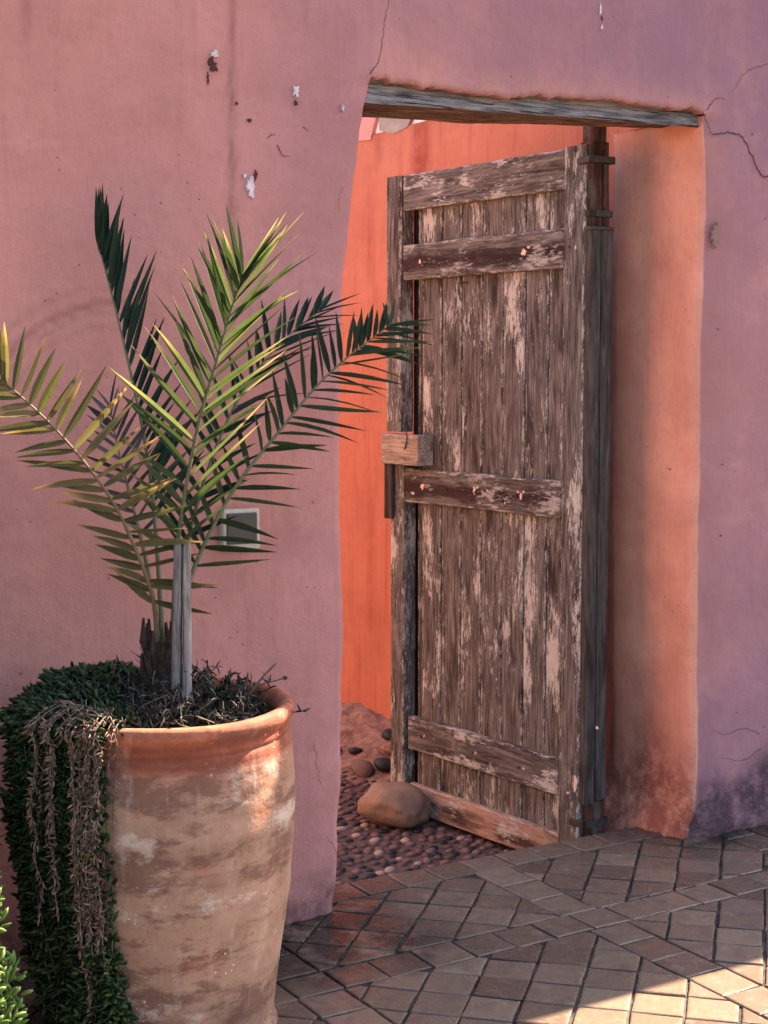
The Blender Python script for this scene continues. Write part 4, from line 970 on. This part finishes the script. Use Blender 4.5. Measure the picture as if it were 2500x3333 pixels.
# shade-darkened frond leaning back against the wall
frond([P(530, 2090, y0 + .02), P(505, 1700, y0 + .08), P(473, 1444, y0 + .16), P(405, 1123, y0 + .24), P(345, 885, y0 + .29), P(318, 790, y0 + .305)], 40, 0, .215, (20, 8), (40, 18), M['palm_shade'], M['rachis'], CAMD * .75 + RT * .35 + Vector((0, 0, .1)), t0=.22, wid=.0145, beta=.3, sdl=3, base_len=.9, label='dark green frond standing against the wall')
# bright middle frond leaning toward the light
frond([P(560, 2090, y0 - .01), P(582, 1739, y0 - .04), P(641, 1402, y0 - .075), P(700, 1191, y0 - .10), P(752, 1010, y0 - .12), P(788, 900, y0 - .135)], 28, .250, .285, (60, 30), (44, 17), M['palm'], M['rachis'], CAMD * .9 + Vector((0, 0, .25)), t0=.17, wid=.0160, beta=.12, sdl=11, rr=(.2, 1), base_len=.62, vee=1.1, label='bright green frond catching the sun')
# right frond reaching across the doorway
frond([P(560, 2110, y0 + .01), P(625, 1866, y0 + .03), P(760, 1596, y0 + .06), P(911, 1402, y0 + .085), P(1030, 1258, y0 + .10), P(1130, 1164, y0 + .11), P(1200, 1110, y0 + .115), P(1268, 1058, y0 + .12)], 33, .170, .195, (50, 40), (74, 40), M['palm'], M['rachis'], CAMD * .8 + Vector((0, 0, .5)) - RT * .1, t0=.15, wid=.0140, beta=.05, sdl=23, rr=(0, .62), base_len=.9, label='long green frond reaching across the doorway')
# olive left frond with yellowed tips
frond([P(515, 2110, y0), P(500, 1960, y0 - .01), P(456, 1824, y0 - .03), P(380, 1655, y0 - .05), P(287, 1520, y0 - .06), P(169, 1385, y0 - .07), P(51, 1275, y0 - .075), P(-25, 1215, y0 - .08)], 26, .150, .185, (45, 42), (112, 50), M['palm_dry'], M['rachis_dry'], CAMD * .9 + Vector((0, 0, .4)), t0=.15, wid=.0160, beta=.06, sdl=31, base_len=.8, label='olive frond arching left with yellowed tips')
# two darker fronds half hidden behind
frond([P(550, 2090, y0 + .03), P(640, 1650, y0 + .12), P(760, 1330, y0 + .19), P(900, 1130, y0 + .24), P(1040, 1010, y0 + .27)], 24, .17, .19, (46, 24), (50, 24), M['palm_shade'], M['rachis'], CAMD * .6 + Vector((0, 0, .6)), t0=.18, wid=.015, beta=.1, sdl=41, base_len=.8, label='dark frond half hidden behind the right one')
frond([P(525, 2095, y0 + .03), P(470, 1800, y0 + .09), P(420, 1600, y0 + .13), P(380, 1440, y0 + .16), P(360, 1330, y0 + .18)], 13, .11, .14, (60, 30), (55, 28), M['wither'], M['rachis_dry'], CAMD + Vector((0, 0, .2)), t0=.30, wid=.011, beta=.1, sdl=53, rr=(.5, 1), label='withered brown frond low behind the others')

# ================================================================== SUCCULENTS
def finger(mb, p, d, L, r, rnd, curl=0.0, n=4):
    d = d.normalized(); a = d.cross(Vector((.2, .3, .9)))
    if a.length < .1: a = d.cross(Vector((1, 0, 0)))
    a.normalize(); b = d.cross(a); vs = []; ta = []
    for t, k in ((0, .45), (.35, 1.0), (.75, .85), (1.0, .12)):
        c = p + d * (L * t) + b * (curl * L * t * t)
        for j in range(n): w = 2 * math.pi * j / n; vs.append(c + (a * math.cos(w) + b * math.sin(w)) * r * k); ta.append(t)
    fs = [(i * n + j, i * n + (j + 1) % n, (i + 1) * n + (j + 1) % n, (i + 1) * n + j) for i in range(3) for j in range(n)] + [tuple(3 * n + j for j in range(n))]
    mb.add(vs, fs, 0, rnd=rnd, t=ta)
def around(th): return -FW * math.cos(th) + RT * math.sin(th)
rg = random.Random(77)
def strand(th, length, off, green, stems, leaf_mb, dens=.0075, L=(.012, .033), r=(.0030, .0056), z_in=.0, spread=1.0, shag=1.0):
    dirv = around(th); path = []
    path.append(dirv * (rimr * .72) + Vector((0, 0, rimz - .02))); path.append(dirv * (rimr * .92) + Vector((0, 0, rimz + .018 + off * .5)))
    path.append(dirv * (rimr + .012 + off) + Vector((0, 0, rimz + .006 + off * .25)))
    z = rimz - .03; th2 = th
    while z > rimz - length and z > .02:
        th2 += rg.uniform(-.03, .03); path.append(around(th2) * (pot_rad(max(.02, z)) + .010 + off * rg.uniform(.75, 1.1) * (1 + (.55 if green else .2) * nz(th2 * 3.1, z * 7, 2.2)) + (.012 * max(0, nz(th2 * 2.3, z * 5.5, 7.1)) if green else 0)) + Vector((0, 0, z))); z -= .06
    S = spline(path, max(8, len(path) * 8)); tube(stems, S, .0014, 4, cap=False)
    tot = sum((S[i + 1] - S[i]).length for i in range(len(S) - 1)); m = int(tot / dens)
    for i in range(m):
        q = (round((i + rg.random()) / m * (tot / .013)) * .013 / tot); q = min(.999, max(0, q)) * (len(S) - 1); j = min(int(q), len(S) - 2); p = S[j].lerp(S[j + 1], q - j); T = (S[j + 1] - S[j]).normalized()
        out = Vector((p.x, p.y, 0)).normalized(); v = Vector((rg.gauss(0, 1), rg.gauss(0, 1), rg.gauss(0, 1))).normalized()
        d = out * .75 * shag + v * .9 + T * .35 + (Vector((0, 0, .35)) if green else Vector((0, 0, -.25)))
        finger(leaf_mb, p + Vector((rg.gauss(0, .002), rg.gauss(0, .002), rg.gauss(0, .0025))), d, rg.uniform(*L), rg.uniform(*r), rg.random() ** (1.2 if green else 1.0), rg.uniform(-.3, .3) if green else rg.uniform(-.9, .9))
suc = empty('trailing_succulent', PC + around(R(-60)) * rimr + Vector((0, 0, rimz))); tag(suc, 'trailing green succulent spilling over the terracotta pot with dried brown strands', 'succulent')
off0 = PC - suc.location
class OMB(MB):
    def build2(s, name, mat, parent, off):
        s.v = [(x + off.x, y + off.y, z + off.z) for x, y, z in s.v]; return s.build(name, mat, parent, True)
gl, gs, dl, ds = OMB(), OMB(), OMB(), OMB()
for i in range(26):                                    # loose sprays that stand clear of the mass
    strand(R(rg.uniform(-66, -40)), rg.uniform(.10, .70), rg.uniform(.05, .085) * .62, True, gs, gl, .012, (.018, .036), (.0034, .0054), shag=1.3)
for i in range(118):
    th = R(rg.uniform(-108, -16)); ln = rg.uniform(.45, .78) if th < R(-45) else rg.uniform(.3, .78)
    strand(th, ln, rg.uniform(.004, .075) * interp(math.degrees(th), [-112, -80, -50, -24], [.0, .1, .5, .35]), True, gs, gl, shag=interp(math.degrees(th), [-75, -45], [.35, 1]))
for i in range(60):                                    # lower right fringe, below the dry strands
    th = R(rg.uniform(-34, -10)); zt = rg.uniform(.10, .34); p0 = around(th) * (pot_rad(zt) + .02)
    for q in range(26):
        p = around(th + rg.uniform(-.05, .05)) * (pot_rad(zt) + rg.uniform(.004, .05)) + Vector((0, 0, zt + rg.uniform(-.06, .06)))
        if p.z > .38 - .1 * (math.degrees(th) + 34) / 19 or p.z < .01: continue
        finger(gl, p, around(th) * .8 + Vector((rg.gauss(0, .7), rg.gauss(0, .7), rg.gauss(.2, .7))), rg.uniform(.018, .032), rg.uniform(.0042, .0060), rg.random())
for i in range(20):                                    # dried strands hang in front
    th = R(rg.choice((-40, -36, -33, -29, -26, -23, -19, -17)) + rg.uniform(-1.8, 1.8)); ln = rg.uniform(.22, .44) if th < R(-28) else rg.uniform(.34, .66)
    strand(th, ln, rg.uniform(.046, .072) * interp(math.degrees(th), [-44, -30, -16], [1, .9, .6]), False, ds, dl, .0058, (.010, .018), (.0015, .0027), shag=.8)
strand(R(-10.5), .25, .010, False, ds, dl, .011, (.012, .02), (.0012, .002)); strand(R(-13), .60, .014, False, ds, dl, .008, (.010, .018), (.001, .0018))
for i in range(1500):                                  # cushion on the left of the rim
    th = R(rg.uniform(-150, -8)); rad = rimr * rg.uniform(.45, .95); hgt = interp(math.degrees(th), [-150, -90, -60, -35, -8], [.06, .085, .075, .045, .02]) * rg.random() ** .5
    rad *= interp(math.degrees(th), [-120, -70, -30], [.90, .93, 1])
    p = around(th) * rad + Vector((0, 0, rimz - .01 + hgt)); finger(gl, p, around(th) * .6 + Vector((rg.gauss(0, .9), rg.gauss(0, .9), .35 + rg.gauss(0, .6))), rg.uniform(.018, .032), rg.uniform(.0042, .0060), rg.random() ** 1.4)
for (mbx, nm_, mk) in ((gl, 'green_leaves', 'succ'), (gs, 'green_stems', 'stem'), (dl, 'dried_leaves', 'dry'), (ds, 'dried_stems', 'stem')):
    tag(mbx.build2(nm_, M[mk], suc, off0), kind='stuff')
# withered growth filling the pot around the palm
wit = empty('withered_succulent', PC + RT * .06 + Vector((0, 0, rimz - .03))); tag(wit, 'dark withered succulent mat filling the pot around the palm stem', 'succulent')
wl_, ws_ = OMB(), OMB(); offw = PC - wit.location
for i in range(210):
    a = rg.uniform(0, 6.28); rad = (rimr - .05) * rg.random() ** .5; p = Vector((math.cos(a) * rad, math.sin(a) * rad, rimz - .055)); hh = .115 * (1 - (rad / rimr) ** 2) ** .5 * rg.uniform(.4, 1.1) + .012
    if p.dot(RT) > .20: hh *= .5
    if rg.random() < .5 and p.dot(RT) > 0: hh *= 1.1
    q = [p, p + Vector((rg.gauss(0, .014), rg.gauss(0, .014), hh * .6)), p + Vector((rg.gauss(0, .035), rg.gauss(0, .035), hh))]; S = spline(q, 7); tube(ws_, S, .0016, 4, cap=False)
    for s_ in S:
        for _ in range(4): finger(wl_, s_, Vector((rg.gauss(0, 1), rg.gauss(0, 1), rg.gauss(.25, .8))), rg.uniform(.012, .026), rg.uniform(.0012, .0028), rg.random() ** 2, rg.uniform(-.7, .7))
tag(wl_.build2('withered_leaves', M['wither'], wit, offw), kind='stuff'); tag(ws_.build2('withered_stems', M['stem'], wit, offw), kind='stuff')
wg = OMB()
for i in range(420):
    a = rg.uniform(0, 6.28); rad = (rimr - .06) * rg.random() ** .5; p = Vector((math.cos(a) * rad, math.sin(a) * rad, rimz - .04 + .075 * (1 - (rad / rimr) ** 2) * rg.random()))
    finger(wg, p, Vector((rg.gauss(0, .8), rg.gauss(0, .8), .8)), rg.uniform(.015, .028), rg.uniform(.0024, .0036), rg.random() ** 2 * .6)
tag(wg.build2('surviving_leaves', M['succ'], wit, offw), kind='stuff')
# bare twig leaning out on the right of the rim
mb = MB(); t0_ = at_depth(812, 2260, DEP + .02); t1_ = at_depth(899, 2160, DEP + .02)
tw = empty('dry_twig', t0_ - Vector((0, 0, .03))); tag(tw, 'short bare twig leaning over the right rim of the pot', 'twig')
sp_ = [(t0_ - Vector((0, 0, .03))) - tw.location, t0_ - tw.location, (t0_ * .45 + t1_ * .55 + Vector((0, 0, .004))) - tw.location, t1_ - tw.location]
tube(mb, spline(sp_, 10), [.0032] * 5 + [.0026] * 5, 6)
for f in (.5, .7, .85): p = spline(sp_, 10)[int(f * 9)]; tube(mb, [p, p + Vector((rg.uniform(-.012, .012), 0, .010))], [.002, .001], 5)
mb.build('stem', M['stem'], tw, True)
# neighbouring plant in full sun; its unseen bulk is enlarged to block light
nb = empty('sunlit_succulent', on_ground(-90, 3900, 0)); nb.location = at_depth(-620, 3330, 2.80); nb.location.z = 0
tag(nb, 'sunlit bright green succulent bush left of the terracotta pot', 'succulent')
edge = (at_depth(58, 3200, 2.80) - at_depth(-620, 3200, 2.80)).length; htop = at_depth(0, 2690, 2.80).z
sl_, ss_ = OMB(), OMB()
for i in range(9000):
    a = rg.uniform(0, 6.28); ph = rg.random() ** .7 * 1.5; rad = math.cos(ph) ** .45; z = htop * math.sin(ph) ** .8 * 1.02; lump = 1 + .10 * nz(math.cos(a) * 3, math.sin(a) * 3, z * 9)
    rr_ = edge * rad * lump * rg.uniform(.86, 1.0); p = Vector((math.cos(a) * rr_, math.sin(a) * rr_, z)); o = Vector((math.cos(a), math.sin(a), .5))
    finger(sl_, p, o + Vector((rg.gauss(0, .6), rg.gauss(0, .6), rg.gauss(.2, .6))), rg.uniform(.018, .032), rg.uniform(.0042, .0060), rg.random(), rg.uniform(-.3, .3))
for i in range(120):
    a = rg.uniform(0, 6.28); S = [Vector((math.cos(a) * edge * .2, math.sin(a) * edge * .2, .0)), Vector((math.cos(a) * edge * .5, math.sin(a) * edge * .5, htop * .6)), Vector((math.cos(a) * edge * .85, math.sin(a) * edge * .85, htop * rg.uniform(.3, .8)))]
    tube(ss_, spline(S, 8), .003, 5, cap=False)
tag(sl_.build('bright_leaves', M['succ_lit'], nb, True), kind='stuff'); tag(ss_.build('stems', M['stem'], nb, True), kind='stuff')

# unseen shrub added to shade the corner left of the pot; a few thin twigs reach past it
shr_b = empty('shade_shrub', (-1.56, -.52, 0)); tag(shr_b, 'unseen leafy shrub added to shade the corner left of the terracotta pot', 'shrub')
def quad_leaf(mb, p, d, L, w, rnd):
    d = d.normalized(); sd = d.cross(Vector((rg.gauss(0, 1), rg.gauss(0, 1), rg.gauss(0, 1)))).normalized(); up = sd.cross(d)
    mb.add([p, p + d * L * .4 - sd * w + up * w * .3, p + d * L * .45, p + d * L * .4 + sd * w + up * w * .3, p + d * L], [(0, 1, 2), (0, 2, 3), (1, 4, 2), (2, 4, 3)], 0, rnd=rnd, t=[0, .4, .4, .4, 1])
lv = MB(); br = MB()
for i in range(46):
    a = rg.uniform(0, 6.28); e = rg.uniform(.5, 1.45); d = Vector((math.cos(a) * math.cos(e) * .42, math.sin(a) * math.cos(e) * .46, math.sin(e) * 1.25)); p0 = Vector((rg.gauss(0, .03), rg.gauss(0, .03), 0))
    S = spline([p0, p0 + d * .45 + Vector((0, 0, .08)), p0 + d], 9); tube(br, S, [.009 * (1 - .8 * k / 8) for k in range(9)], 5, cap=False)
    for q in range(120):
        c = S[rg.randint(2, 8)]; p = c + Vector((rg.gauss(0, .07), rg.gauss(0, .07), rg.gauss(0, .07)))
        if math.hypot(p.x, p.y) > .43 or p.y > .44: continue
        quad_leaf(lv, p, Vector((rg.gauss(0, 1), rg.gauss(0, 1), rg.gauss(-.1, .7))), rg.uniform(.04, .075), rg.uniform(.010, .018), rg.random())
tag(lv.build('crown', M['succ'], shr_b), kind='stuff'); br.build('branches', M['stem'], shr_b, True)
for (ax, ay), (bx_, by_), (cx_, cy_) in (((-140, 2640), (-10, 2590), (62, 2545)), ((-140, 2800), (-20, 2735), (48, 2700)), ((-150, 2560), (-40, 2560), (40, 2590))):
    mb = MB(); S = spline([at_depth(ax, ay, DEP + .16) - shr_b.location, at_depth(bx_, by_, DEP + .12) - shr_b.location, at_depth(cx_, cy_, DEP + .10) - shr_b.location], 9); tube(mb, S, [.0024 - .00018 * k for k in range(9)], 5); mb.build('twig', M['stem'], shr_b, True)
